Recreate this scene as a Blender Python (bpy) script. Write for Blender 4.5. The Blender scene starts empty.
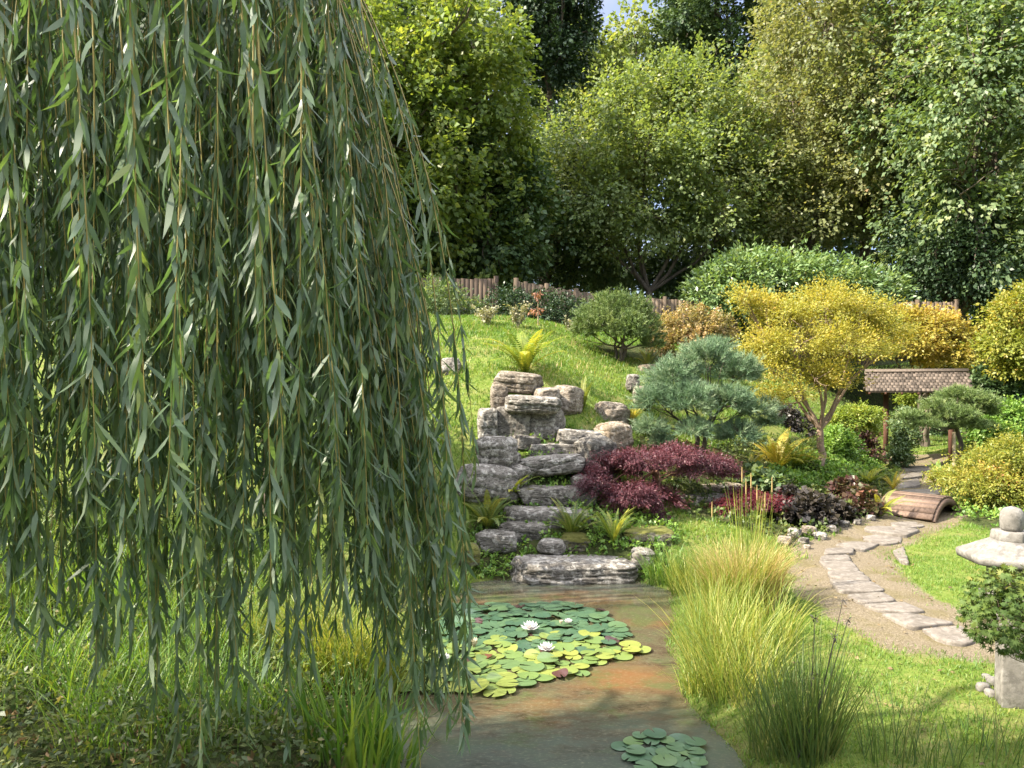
import bpy, math
import numpy as np

rng = np.random.default_rng(11)
PI = math.pi
F, CZ = 770.0, 2.3                      # focal length in pixels, camera height above the pond
scene = bpy.context.scene
SUN_AZ = np.array([-.96, -.27]); SUN_AZ = SUN_AZ / np.linalg.norm(SUN_AZ); EL = math.radians(41)
COL = scene.collection
R = math.radians

# ------------------------------------------------------------------ small maths
def nrmz(v):
    return v / (np.linalg.norm(v, axis=-1, keepdims=True) + 1e-9)

def rand_dirs(n):
    return nrmz(rng.normal(size=(n, 3)))

def pt(px, py, Y):
    return np.array([(px - 512) / F * Y, Y, CZ - (py - 384) / F * Y])

def wob(p, s=1.0, seed=0.0):
    """cheap smooth 3-D noise in about -1..1"""
    x, y, z = p[..., 0] * s + seed, p[..., 1] * s + seed * 1.7, p[..., 2] * s + seed * 2.3
    return (np.sin(1.7 * x + 1.3 * np.sin(1.1 * y + .5 * z)) + np.sin(2.1 * y + 1.2 * np.sin(1.4 * z + .7 * x))
            + np.sin(1.9 * z + 1.4 * np.sin(1.2 * x + .9 * y)) + .5 * np.sin(4.3 * x + 3.1 * y) + .5 * np.sin(3.7 * y - 4.1 * z)) / 3.2

# ------------------------------------------------------------------ scene bookkeeping
def tag(o, label, cat, group=None, kind=None):
    if label: o['label'] = label
    if cat: o['category'] = cat
    if group: o['group'] = group
    if kind: o['kind'] = kind
    return o

def thing(name, label, cat, loc, group=None):
    o = bpy.data.objects.new(name, None)
    o.empty_display_size = .1
    COL.objects.link(o)
    o.location = [float(v) for v in loc]
    return tag(o, label, cat, group)

def mesh_np(name, verts, quads=None, tris=None, rnd=None, smooth=False, attrs=None):
    me = bpy.data.meshes.new(name)
    v = np.asarray(verts, dtype=np.float32)
    parts, starts, totals, k = [], [], [], 0
    for f, n in ((quads, 4), (tris, 3)):
        if f is None or len(f) == 0: continue
        f = np.asarray(f, dtype=np.int32)
        parts.append(f.ravel())
        starts.append(k + np.arange(len(f)) * n)
        totals.append(np.full(len(f), n))
        k += len(f) * n
    loops = np.concatenate(parts).astype(np.int32)
    starts = np.concatenate(starts).astype(np.int32)
    totals = np.concatenate(totals).astype(np.int32)
    me.vertices.add(len(v)); me.vertices.foreach_set('co', v.ravel())
    me.loops.add(len(loops)); me.loops.foreach_set('vertex_index', loops)
    me.polygons.add(len(starts)); me.polygons.foreach_set('loop_start', starts)
    me.polygons.foreach_set('loop_total', totals)
    me.update(calc_edges=True)
    if rnd is not None:
        a = me.attributes.new('rnd', 'FLOAT', 'POINT'); a.data.foreach_set('value', np.asarray(rnd, dtype=np.float32))
    for key, val in (attrs or {}).items():
        a = me.attributes.new(key, 'FLOAT', 'POINT'); a.data.foreach_set('value', np.asarray(val, dtype=np.float32))
    if smooth:
        me.polygons.foreach_set('use_smooth', np.ones(len(starts), dtype=bool))
    return me

def obj(name, me, mat, parent=None, loc=None):
    o = bpy.data.objects.new(name, me)
    COL.objects.link(o)
    if mat is not None and len(me.materials) == 0: me.materials.append(mat)
    if parent is not None: o.parent = parent
    if loc is not None: o.location = [float(c) for c in loc]
    return o

class MB:
    """collects pieces of one mesh"""
    def __init__(s): s.v, s.q, s.t, s.r, s.n = [], [], [], [], 0
    def add(s, v, quads=None, tris=None, rnd=0.5):
        v = np.asarray(v, dtype=float)
        s.v.append(v)
        if quads is not None and len(quads): s.q.append(np.asarray(quads) + s.n)
        if tris is not None and len(tris): s.t.append(np.asarray(tris) + s.n)
        r = np.asarray(rnd, dtype=float)
        s.r.append(np.full(len(v), r) if r.ndim == 0 else r)
        s.n += len(v)
    def box(s, c, d, rz=0.0, rx=0.0, ry=0.0, rnd=.5, taper=1.0):
        v = np.array([[x, y, z] for z in (-1, 1) for y in (-1, 1) for x in (-1, 1)], dtype=float) * np.asarray(d) / 2
        v[4:, :2] *= taper
        v = rot(v, rx, ry, rz) + np.asarray(c)
        s.add(v, [[0, 2, 3, 1], [4, 5, 7, 6], [0, 1, 5, 4], [1, 3, 7, 5], [3, 2, 6, 7], [2, 0, 4, 6]], rnd=rnd)
    def tube(s, pts, rad, n=7, rnd=.5):
        v, q = tube(np.asarray(pts, dtype=float), np.asarray(rad, dtype=float), n)
        s.add(v, q, rnd=rnd)
    def mesh(s, name, smooth=False, origin=None):
        v = np.concatenate(s.v)
        if origin is not None: v = v - np.asarray(origin)
        return mesh_np(name, v, np.concatenate(s.q) if s.q else None, np.concatenate(s.t) if s.t else None,
                       np.concatenate(s.r), smooth)

def rot(v, rx=0.0, ry=0.0, rz=0.0):
    v = np.asarray(v, dtype=float).copy()
    for a, (i, j) in ((rx, (1, 2)), (ry, (2, 0)), (rz, (0, 1))):
        if a:
            c, sn = math.cos(a), math.sin(a)
            p, q = v[..., i].copy(), v[..., j].copy()
            v[..., i], v[..., j] = c * p - sn * q, sn * p + c * q
    return v

def tube(pts, rad, n=7):
    m = len(pts)
    t = nrmz(np.gradient(pts, axis=0))
    ref = np.array([0., 0, 1]) if abs(t[0][2]) < .8 else np.array([1., 0, 0])
    a = nrmz(np.cross(t, ref)); b = np.cross(t, a)
    ang = np.linspace(0, 2 * PI, n, endpoint=False)
    ring = pts[:, None] + rad[:, None, None] * (a[:, None] * np.cos(ang)[None, :, None] + b[:, None] * np.sin(ang)[None, :, None])
    v = ring.reshape(-1, 3)
    i, j = np.meshgrid(np.arange(m - 1), np.arange(n), indexing='ij')
    q = np.stack([i * n + j, i * n + (j + 1) % n, (i + 1) * n + (j + 1) % n, (i + 1) * n + j], -1).reshape(-1, 4)
    v = np.concatenate([v, pts[:1], pts[-1:]])
    return v, q

# ------------------------------------------------------------------ materials
def new_mat(name):
    m = bpy.data.materials.new(name); m.use_nodes = True
    nt = m.node_tree; nt.nodes.clear()
    out = nt.nodes.new('ShaderNodeOutputMaterial')
    return m, nt, out

def N(nt, t, **kw):
    n = nt.nodes.new(t)
    for k, v in kw.items(): setattr(n, k, v)
    return n

def ramp(nt, fac, stops, interp='LINEAR'):
    r = nt.nodes.new('ShaderNodeValToRGB'); r.color_ramp.interpolation = interp
    e = r.color_ramp.elements
    while len(e) > 1: e.remove(e[-1])
    for i, (p, c) in enumerate(stops):
        el = e[0] if i == 0 else e.new(p)
        el.position = p; el.color = (*c, 1) if len(c) == 3 else c
    nt.links.new(fac, r.inputs[0])
    return r.outputs[0]

def mixc(nt, fac, a, b, mode='MIX'):
    m = nt.nodes.new('ShaderNodeMix'); m.data_type = 'RGBA'; m.blend_type = mode
    for s, v in ((m.inputs[0], fac), (m.inputs[6], a), (m.inputs[7], b)):
        if hasattr(v, 'is_linked'): nt.links.new(v, s)
        else: s.default_value = v if not isinstance(v, tuple) else (*v, 1)
    return m.outputs[2]

def noise(nt, scale, detail=4, rough=.55, coord='Object', vec=None):
    if vec is None:
        tc = N(nt, 'ShaderNodeTexCoord'); vec = tc.outputs[coord]
    n = N(nt, 'ShaderNodeTexNoise')
    n.inputs['Scale'].default_value = scale; n.inputs['Detail'].default_value = detail; n.inputs['Roughness'].default_value = rough
    nt.links.new(vec, n.inputs['Vector'])
    return n.outputs[0]

def attr(nt, name):
    a = N(nt, 'ShaderNodeAttribute', attribute_name=name)
    return a.outputs['Fac']

def bump(nt, h, strength, dist):
    b = N(nt, 'ShaderNodeBump'); b.inputs['Strength'].default_value = strength; b.inputs['Distance'].default_value = dist
    nt.links.new(h, b.inputs['Height'])
    return b.outputs[0]

def leaf_mat(name, stops, trans=.35, rough=.45, spec=.35, under=None, tint=(1.25, 1.25, .6), patch=0.0, patchcol=(.3, .2, .06)):
    m, nt, out = new_mat(name)
    c = ramp(nt, attr(nt, 'rnd'), stops)
    if patch:
        nz = noise(nt, .35, 2)
        f = ramp(nt, nz, [(.5, (0, 0, 0)), (.7, (patch, patch, patch))])
        c = mixc(nt, f, c, patchcol)
    if under is not None:
        g = N(nt, 'ShaderNodeNewGeometry')
        c2 = mixc(nt, g.outputs['Backfacing'], c, under)
    else: c2 = c
    p = N(nt, 'ShaderNodeBsdfPrincipled')
    p.inputs['Roughness'].default_value = rough; p.inputs['Specular IOR Level'].default_value = spec
    nt.links.new(c2, p.inputs['Base Color'])
    t = N(nt, 'ShaderNodeBsdfTranslucent')
    tc = mixc(nt, 1.0, c, tint, 'MULTIPLY')
    nt.links.new(tc, t.inputs[0])
    mx = N(nt, 'ShaderNodeMixShader'); mx.inputs[0].default_value = trans
    nt.links.new(p.outputs[0], mx.inputs[1]); nt.links.new(t.outputs[0], mx.inputs[2])
    nt.links.new(mx.outputs[0], out.inputs[0])
    return m

def bark_mat(name, a, b, scale=9.0):
    m, nt, out = new_mat(name)
    tc = N(nt, 'ShaderNodeTexCoord'); mp = N(nt, 'ShaderNodeMapping'); mp.inputs['Scale'].default_value = (1, 1, .25)
    nt.links.new(tc.outputs['Object'], mp.inputs[0])
    nz = noise(nt, scale, 6, .65, vec=mp.outputs[0])
    c = ramp(nt, nz, [(.3, a), (.7, b)])
    p = N(nt, 'ShaderNodeBsdfPrincipled'); p.inputs['Roughness'].default_value = .9; p.inputs['Specular IOR Level'].default_value = .2
    nt.links.new(c, p.inputs['Base Color']); nt.links.new(bump(nt, nz, .6, .03), p.inputs['Normal'])
    nt.links.new(p.outputs[0], out.inputs[0])
    return m

def rock_mat(name, a, b, lich, moss=0.0, mosscol=(.07, .1, .025), strata=True, bd=.03, spots=.85):
    m, nt, out = new_mat(name)
    tc = N(nt, 'ShaderNodeTexCoord')
    mp = N(nt, 'ShaderNodeMapping'); mp.inputs['Scale'].default_value = (1, 1, 3.2 if strata else 1.0)
    geo = N(nt, 'ShaderNodeNewGeometry')
    nt.links.new(geo.outputs['Position'], mp.inputs[0])
    n1 = noise(nt, 5, 8, .68, vec=mp.outputs[0]); n2 = noise(nt, 22, 6, .7, vec=mp.outputs[0]); n3 = noise(nt, 3.2, 4, .6, vec=geo.outputs['Position'])
    n4 = noise(nt, 11, 5, .75, vec=geo.outputs['Position'])
    c = ramp(nt, n1, [(.3, a), (.62, b)])
    c = mixc(nt, ramp(nt, n2, [(.38, (spots, spots, spots)), (.5, (0, 0, 0))]), c, tuple(x * .3 for x in a))
    c = mixc(nt, ramp(nt, n4, [(.50, (0, 0, 0)), (.60, (.85, .85, .85))]), c, lich)
    if moss:
        sep = N(nt, 'ShaderNodeSeparateXYZ'); nt.links.new(geo.outputs['Normal'], sep.inputs[0])
        ml = N(nt, 'ShaderNodeMath', operation='MULTIPLY_ADD'); nt.links.new(n3, ml.inputs[0]); ml.inputs[1].default_value = 1.6
        ad = N(nt, 'ShaderNodeMath', operation='MULTIPLY'); nt.links.new(sep.outputs[2], ad.inputs[0]); ad.inputs[1].default_value = .35
        nt.links.new(ad.outputs[0], ml.inputs[2])
        f = ramp(nt, ml.outputs[0], [(1.2 - .4 * moss, (0, 0, 0)), (1.3 - .35 * moss, (1, 1, 1))])
        c = mixc(nt, f, c, mixc(nt, n2, mosscol, tuple(x * 1.7 for x in mosscol)))
    p = N(nt, 'ShaderNodeBsdfPrincipled'); p.inputs['Roughness'].default_value = .88; p.inputs['Specular IOR Level'].default_value = .25
    h = N(nt, 'ShaderNodeMath', operation='ADD'); nt.links.new(n1, h.inputs[0]); nt.links.new(n2, h.inputs[1])
    nt.links.new(c, p.inputs['Base Color']); nt.links.new(bump(nt, h.outputs[0], .8, bd), p.inputs['Normal'])
    nt.links.new(p.outputs[0], out.inputs[0])
    return m

def wood_mat(name, a, b, axis=0, scale=3.0, rough=.75):
    m, nt, out = new_mat(name)
    tc = N(nt, 'ShaderNodeTexCoord'); mp = N(nt, 'ShaderNodeMapping')
    s = [12, 12, 12]; s[axis] = 1.0
    mp.inputs['Scale'].default_value = s
    nt.links.new(tc.outputs['Object'], mp.inputs[0])
    nz = noise(nt, scale, 6, .6, vec=mp.outputs[0])
    r = attr(nt, 'rnd')
    mm = N(nt, 'ShaderNodeMath', operation='MULTIPLY_ADD'); nt.links.new(r, mm.inputs[0]); mm.inputs[1].default_value = .5
    nt.links.new(nz, mm.inputs[2])
    c = ramp(nt, mm.outputs[0], [(.45, a), (1.05, b)])
    p = N(nt, 'ShaderNodeBsdfPrincipled'); p.inputs['Roughness'].default_value = rough; p.inputs['Specular IOR Level'].default_value = .25
    nt.links.new(c, p.inputs['Base Color']); nt.links.new(bump(nt, nz, .4, .01), p.inputs['Normal'])
    nt.links.new(p.outputs[0], out.inputs[0])
    return m

def plain_mat(name, c, rough=.6, var=.2, scale=14):
    m, nt, out = new_mat(name)
    nz = noise(nt, scale, 4)
    cc = ramp(nt, nz, [(.3, tuple(x * (1 - var) for x in c)), (.7, tuple(min(1, x * (1 + var)) for x in c))])
    p = N(nt, 'ShaderNodeBsdfPrincipled'); p.inputs['Roughness'].default_value = rough
    nt.links.new(cc, p.inputs['Base Color']); nt.links.new(p.outputs[0], out.inputs[0])
    return m

M = {}
M['willow'] = leaf_mat('willow_leaf', [(0, (0.0532, 0.0918, 0.0465)), (0.5, (0.0904, 0.14, 0.0752)), (0.85, (0.133, 0.1848, 0.0752)), (1, (0.2128, 0.2464, 0.0752))], .33, .42, .45, under=(.155, .195, .125), tint=(1.4, 1.6, .6))
M['willow_twig'] = plain_mat('willow_twig', (.24, .185, .05), .6)
M['bark'] = bark_mat('bark', (.05, .04, .03), (.16, .13, .1))
M['bark_pale'] = bark_mat('bark_pale', (.15, .10, .07), (.34, .25, .18), 6)
M['bark_red'] = bark_mat('bark_red', (.10, .05, .035), (.22, .12, .08), 8)
M['bright'] = leaf_mat('leaf_bright', [(0, (0.0624, 0.1004, 0.0288)), (0.5, (0.1498, 0.212, 0.0576)), (1, (0.287, 0.3013, 0.0864))], .45, tint=(1.4, 1.35, .5))
M['mid'] = leaf_mat('leaf_mid', [(0, (0.0936, 0.1395, 0.0504)), (0.5, (0.1794, 0.2372, 0.09)), (1, (0.312, 0.3208, 0.135))], .45, tint=(1.4, 1.35, .5))
M['olive'] = leaf_mat('leaf_olive', [(0, (0.098, 0.1222, 0.0493)), (0.5, (0.196, 0.2241, 0.0924)), (0.9, (0.294, 0.2852, 0.1309)), (1, (0.392, 0.2444, 0.1386))], .42, tint=(1.3, 1.25, .6), patch=.25, patchcol=(.18, .14, .06))
M['green'] = leaf_mat('leaf_green', [(0, (0.0655, 0.1172, 0.0538)), (0.5, (0.1383, 0.2018, 0.0924)), (1, (0.2766, 0.306, 0.1512))], .4, rough=.45, spec=.35, tint=(1.4, 1.35, .5))
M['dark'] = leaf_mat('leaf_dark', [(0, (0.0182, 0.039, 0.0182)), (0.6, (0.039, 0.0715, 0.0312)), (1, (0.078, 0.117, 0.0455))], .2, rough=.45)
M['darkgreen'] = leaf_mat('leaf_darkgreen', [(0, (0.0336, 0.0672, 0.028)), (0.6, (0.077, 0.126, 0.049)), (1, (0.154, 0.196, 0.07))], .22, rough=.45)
M['laurel'] = leaf_mat('leaf_laurel', [(0, (0.0802, 0.1458, 0.0503)), (0.5, (0.1764, 0.2697, 0.109)), (1, (0.3208, 0.3791, 0.1844))], .32, rough=.35, spec=.5, tint=(1.4, 1.35, .5))
M['yellow'] = leaf_mat('leaf_yellow', [(0, (0.1671, 0.2118, 0.0431)), (0.45, (0.3213, 0.3114, 0.0575)), (0.85, (0.4627, 0.3862, 0.0791)), (1, (0.5141, 0.3238, 0.0862))], .45, tint=(1.25, 1.15, .5))
M['yellow_orange'] = leaf_mat('leaf_yellow_orange', [(0, (0.1725, 0.1955, 0.0403)), (0.4, (0.3335, 0.299, 0.0575)), (0.8, (0.437, 0.322, 0.0805)), (1, (0.46, 0.23, 0.092))], .42, tint=(1.25, 1.1, .5))
M['yellow_green'] = leaf_mat('leaf_yellow_green', [(0, (0.1118, 0.161, 0.0287)), (0.55, (0.2484, 0.2645, 0.046)), (0.88, (0.4099, 0.322, 0.069)), (1, (0.4968, 0.1955, 0.069))], .4, tint=(1.25, 1.2, .5))
M['red'] = leaf_mat('leaf_red', [(0, (0.0483, 0.0196, 0.0253)), (0.5, (0.1063, 0.0345, 0.0443)), (0.9, (0.1691, 0.0575, 0.0633)), (1, (0.2053, 0.0978, 0.0633))], .25, tint=(1.5, .8, .8))
M['redder'] = leaf_mat('leaf_redder', [(0, (.05, .014, .02)), (.5, (.12, .026, .036)), (1, (.24, .05, .055))], .35, tint=(1.6, .7, .7))
M['purple'] = leaf_mat('leaf_purple', [(0, (.022, .02, .018)), (.6, (.05, .042, .036)), (1, (.10, .085, .06))], .15, rough=.4)
M['maroon'] = leaf_mat('leaf_maroon', [(0, (.035, .02, .018)), (.5, (.09, .042, .036)), (.8, (.07, .085, .03)), (1, (.2, .09, .06))], .22, rough=.4)
M['bluepine'] = leaf_mat('needle_blue', [(0, (0.0693, 0.121, 0.0627)), (0.5, (0.1502, 0.2365, 0.1306)), (1, (0.2888, 0.341, 0.1986))], .15, rough=.45, tint=(1.1, 1.2, .8))
M['pine'] = leaf_mat('needle_green', [(0, (0.0605, 0.1045, 0.033)), (0.5, (0.132, 0.1925, 0.0605)), (1, (0.253, 0.297, 0.11))], .18, rough=.45)
M['cream'] = leaf_mat('leaf_cream', [(0, (0.132, 0.143, 0.044)), (0.4, (0.264, 0.22, 0.088)), (0.8, (0.44, 0.297, 0.143)), (1, (0.55, 0.264, 0.143))], .35)
M['fern'] = leaf_mat('leaf_fern', [(0, (0.099, 0.165, 0.0275)), (0.5, (0.198, 0.264, 0.044)), (1, (0.374, 0.363, 0.066))], .4, tint=(1.3, 1.2, .5))
M['fern_gold'] = leaf_mat('leaf_fern_gold', [(0, (.18, .2, .03)), (.5, (.34, .31, .04)), (1, (.48, .34, .06))], .4, tint=(1.2, 1.15, .5))
M['fern_dark'] = leaf_mat('leaf_fern_dark', [(0, (.06, .10, .025)), (.6, (.14, .19, .04)), (1, (.28, .27, .06))], .35, tint=(1.3, 1.2, .5))
M['cover'] = leaf_mat('leaf_cover', [(0, (0.0725, 0.145, 0.029)), (0.5, (0.145, 0.261, 0.0508)), (1, (0.29, 0.3915, 0.087))], .35, tint=(1.3, 1.3, .5))
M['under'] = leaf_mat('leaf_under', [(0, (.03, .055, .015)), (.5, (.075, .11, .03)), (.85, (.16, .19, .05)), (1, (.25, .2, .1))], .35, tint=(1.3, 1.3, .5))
M['grass'] = leaf_mat('grass_blade', [(0, (.07, .145, .022)), (.5, (.125, .225, .032)), (.85, (.215, .27, .05)), (1, (.33, .29, .11))], .42, tint=(1.25, 1.2, .5))
M['reed'] = leaf_mat('reed_blade', [(0, (.10, .17, .028)), (.5, (.21, .265, .048)), (1, (.36, .33, .09))], .4, tint=(1.25, 1.2, .5))
M['straw'] = leaf_mat('straw_blade', [(0, (.24, .24, .06)), (.5, (.42, .33, .13)), (1, (.52, .38, .2))], .38, tint=(1.15, 1.1, .7))
M['rush'] = leaf_mat('rush_blade', [(0, (.045, .085, .028)), (.6, (.09, .14, .035)), (1, (.2, .2, .07))], .35, tint=(1.3, 1.3, .5))
M['iris'] = leaf_mat('iris_blade', [(0, (.06, .13, .025)), (.6, (.12, .22, .04)), (1, (.25, .31, .07))], .4, tint=(1.3, 1.3, .4))
M['pale'] = leaf_mat('leaf_pale', [(0, (.14, .16, .08)), (.5, (.3, .29, .18)), (1, (.42, .36, .26))], .3)
M['salmon'] = leaf_mat('leaf_salmon', [(0, (.24, .10, .065)), (1, (.38, .2, .14))], .3)
M['rock'] = rock_mat('limestone', (.07, .062, .053), (.23, .208, .178), (.42, .395, .35), moss=.5)
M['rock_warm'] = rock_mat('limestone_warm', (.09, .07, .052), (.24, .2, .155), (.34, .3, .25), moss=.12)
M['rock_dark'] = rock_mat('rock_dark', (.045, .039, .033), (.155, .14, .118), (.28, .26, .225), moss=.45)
M['rock_orange'] = rock_mat('rock_ochre', (.085, .065, .042), (.21, .165, .115), (.34, .3, .24), moss=.45, mosscol=(.10, .11, .03))
M['rock_moss'] = rock_mat('rock_moss', (.06, .055, .04), (.2, .17, .12), (.3, .28, .2), moss=1.0, mosscol=(.085, .085, .02))
M['slab'] = rock_mat('flagstone', (.10, .086, .071), (.16, .139, .115), (.19, .169, .146), strata=False, bd=.004, spots=.3)
M['granite'] = rock_mat('lantern_stone', (.12, .111, .098), (.185, .172, .153), (.22, .208, .19), strata=False, bd=.006, spots=.35)
M['deck'] = wood_mat('bridge_wood', (.07, .045, .032), (.19, .13, .095), 1)
M['post'] = wood_mat('gate_post_wood', (.06, .028, .02), (.13, .062, .04), 2)
M['shingle'] = wood_mat('roof_shingle', (.035, .027, .02), (.125, .098, .076), 1, 2.0)
M['fence'] = wood_mat('fence_wood', (.055, .04, .027), (.165, .122, .082), 2)
M['fence_dark'] = wood_mat('fence_wood_dark', (.04, .028, .02), (.11, .078, .052), 2)
M['stake'] = wood_mat('stake_wood', (.28, .21, .13), (.5, .4, .26), 2)
M['petal'] = leaf_mat('lily_petal', [(0, (.6, .57, .57)), (1, (.7, .68, .66))], .3, tint=(1, 1, 1))
M['bud'] = leaf_mat('lily_bud', [(0, (.55, .5, .35)), (1, (.75, .7, .55))], .3, tint=(1, 1, .9))
M['stamen'] = plain_mat('lily_stamen', (.75, .5, .04))
M['slot_shade'] = plain_mat('lantern_hollow_shade', (.06, .055, .05))
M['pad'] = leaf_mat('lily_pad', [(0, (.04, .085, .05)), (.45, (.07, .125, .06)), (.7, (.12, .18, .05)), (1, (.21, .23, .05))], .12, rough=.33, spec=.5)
M['pad_red'] = leaf_mat('lily_pad_red', [(0, (.03, .018, .02)), (.5, (.07, .03, .025)), (1, (.2, .075, .035))], .12, rough=.3, spec=.5)
M['litter'] = leaf_mat('fallen_leaf', [(0, (.07, .045, .02)), (.5, (.15, .10, .045)), (1, (.26, .19, .09))], .2)

# ------------------------------------------------------------------ terrain
def cp(px, Y, z): return ((px - 512) / F * Y, Y, z)
CTRL = [cp(*a) for a in [
    (1000, 5.0, .20), (1000, 4.2, .18), (850, 4.3, .15), (780, 5.2, .15), (860, 5.6, .18), (940, 6.3, .20), (820, 6.5, .18), (1024, 7.0, .25),
    (850, 7.8, .22), (960, 8.2, .27), (760, 7.5, .18), (720, 8.4, .12), (830, 9.0, .25), (960, 10.2, .30), (870, 10.3, .28), (780, 9.6, .28), (1020, 11.5, .4),
    (910, 11.5, .30), (950, 13, .33), (985, 12.5, .38), (830, 11.0, .45), (800, 12, .62), (820, 13.5, .76), (760, 11.2, .5), (760, 12.8, .8), (872, 12.5, .42),
    (920, 14.5, .35), (920, 16, .40), (915, 18, .42), (910, 20, .58), (980, 16, .6), (1020, 15, .75), (1020, 20, 1.1),
    (880, 24, 1.6), (950, 24, 1.5), (900, 27, 2.9), (1020, 27, 2.6), (830, 18, 1.2), (830, 22, 1.9), (800, 26, 3.2),
    (572, 9.2, .12), (480, 9.2, .15), (660, 9.3, .2), (700, 9.6, .28), (490, 9.8, .42), (560, 9.8, .42), (620, 9.7, .42), (670, 10, .45), (720, 10.3, .5),
    (540, 10.4, .75), (470, 10.3, .8), (620, 10.8, .85), (660, 11, .75), (540, 11, 1.2), (460, 11, 1.35), (600, 11.4, 1.35), (650, 11.8, 1.25), (700, 12, 1.05),
    (520, 11.6, 1.7), (580, 12, 1.8), (620, 12.5, 1.75), (690, 12.8, 1.25), (520, 12.4, 2.28), (450, 12.2, 2.1), (580, 13, 2.25), (640, 13.5, 2.0),
    (520, 14, 2.95), (450, 14, 2.9), (590, 14.5, 2.65), (620, 15.5, 2.82), (670, 15, 2.45), (700, 16.5, 2.6), (520, 17, 3.72), (450, 17, 3.75), (590, 17.2, 3.4),
    (400, 17, 3.8), (650, 18, 3.2), (720, 19, 2.9), (760, 16, 1.9), (520, 20, 3.75), (430, 21, 3.75), (600, 20.5, 3.6), (520, 23, 3.7), (650, 23, 3.5), (720, 24, 3.4)]]
CTRL += [(-3, 9, .6), (-4, 11, 1.6), (-5, 14, 2.9), (-6, 17, 3.7), (-2.2, 8, .3), (-2.5, 6.5, .25), (-2, 5, .25), (-3.5, 5, .35), (-1.2, 4, .25), (-2.5, 3, .35),
         (-6, 8, .9), (-6, 4, .5), (0, .5, .7), (-2, 1, .7), (2, 1, .6), (0, 2.2, .35), (4, 2, .4), (7, 5, .4), (8, 8, .5), (10, 12, .8), (12, 18, 1.5), (14, 25, 3),
         (-10, 10, 2), (-10, 20, 3.8), (-10, 2, .8), (10, 2, .5), (-25, 35, 4.5), (0, 32, 4.2), (0, 40, 4.5), (25, 35, 4.5), (30, 15, 3), (-25, 15, 4), (-20, 0, 2), (20, 0, 1.5),
         (0, -15, 1.5), (-15, -12, 1.5), (15, -12, 1.5)]
CTRL = np.array(CTRL)
def tps_k(d2): return np.where(d2 > 1e-12, .5 * d2 * np.log(d2 + 1e-12), 0)
_n = len(CTRL)
_A = np.zeros((_n + 3, _n + 3)); _d = ((CTRL[:, None, :2] - CTRL[None, :, :2]) ** 2).sum(-1)  # far pads coloured darker, near ones lighter, painting in shade and sun
_A[:_n, :_n] = tps_k(_d) + np.eye(_n) * .02
_A[:_n, _n] = 1; _A[:_n, _n + 1:] = CTRL[:, :2]; _A[_n:, :_n] = _A[:_n, _n:].T
_w = np.linalg.solve(_A, np.concatenate([CTRL[:, 2], [0, 0, 0]]))

def poly_sd(x, y, poly):
    """signed distance to a closed polygon, negative inside"""
    P = np.asarray(poly, dtype=float); Q = np.roll(P, -1, 0)
    d = np.full(x.shape, 1e9); ins = np.zeros(x.shape, dtype=bool)
    for (x0, y0), (x1, y1) in zip(P, Q):
        ex, ey = x1 - x0, y1 - y0
        t = np.clip(((x - x0) * ex + (y - y0) * ey) / (ex * ex + ey * ey + 1e-12), 0, 1)
        d = np.minimum(d, np.hypot(x - x0 - t * ex, y - y0 - t * ey))
        c = ((y0 > y) != (y1 > y)) & (x < (x1 - x0) * (y - y0) / (y1 - y0 + 1e-12) + x0)
        ins ^= c
    return np.where(ins, -d, d)

POND = [(-.75, 8.75), (-.2, 9.05), (.9, 9.1), (1.5, 8.95), (1.78, 8.5), (1.62, 7.6), (1.42, 6.9), (1.34, 6.2), (1.27, 5.6), (1.36, 5.0), (1.5, 4.4), (1.3, 3.4), (.5, 2.9), (-.3, 3.1), (-.6, 4.0), (-.72, 4.9), (-.85, 5.6), (-1.15, 6.6), (-1.35, 7.6), (-1.2, 8.4)]
def sm(t): t = np.clip(t, 0, 1); return t * t * (3 - 2 * t)

def height(x, y):
    x = np.asarray(x, dtype=float); y = np.asarray(y, dtype=float); sh = x.shape
    X, Y = x.ravel(), y.ravel()
    z = np.empty(len(X))
    for a in range(0, len(X), 20000):
        s = slice(a, a + 20000)
        d2 = (X[s, None] - CTRL[None, :, 0]) ** 2 + (Y[s, None] - CTRL[None, :, 1]) ** 2
        z[s] = tps_k(d2) @ _w[:_n] + _w[_n] + X[s] * _w[_n + 1] + Y[s] * _w[_n + 2]
    r = np.hypot(X, Y - 12)
    z = z + (3.5 - z) * sm((r - 24) / 16)
    p = np.stack([X, Y, X * 0], -1)
    z = z + .03 * wob(p, 1.3) + .012 * wob(p, 4.1, 3.)
    sd = poly_sd(X, Y, POND) + .05 * wob(p, 2.5, 1.)
    bank = np.maximum(z, .06)
    z = np.where(sd < 2, bank, z)
    z = np.where((sd > 0) & (sd < .45), z * sm(sd / .45 * .8 + .2) , z)
    z = np.where(sd <= 0, -.35 * sm(-sd / .35), z)
    return z.reshape(sh)

def gbase(px, Y): x = (px - 512) / F * Y; return np.array([x, Y, hz(x, Y)])
def hz(x, y): return float(height(np.array([x]), np.array([y]))[0])
_T = np.concatenate([np.linspace(2.5, 30, 900)])
def gp(px, py):
    """where the sight line of a photo point meets the ground"""
    x = (px - 512) / F * _T; z = CZ - (py - 384) / F * _T
    below = np.nonzero(z < np.maximum(height(x, _T), 0.0))[0]
    i = below[0] if len(below) else len(_T) - 1
    return np.array([x[i], _T[i], max(hz(x[i], _T[i]), 0.0)])
def gpoly(pts): return [tuple(gp(*p)[:2]) for p in pts]

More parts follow.
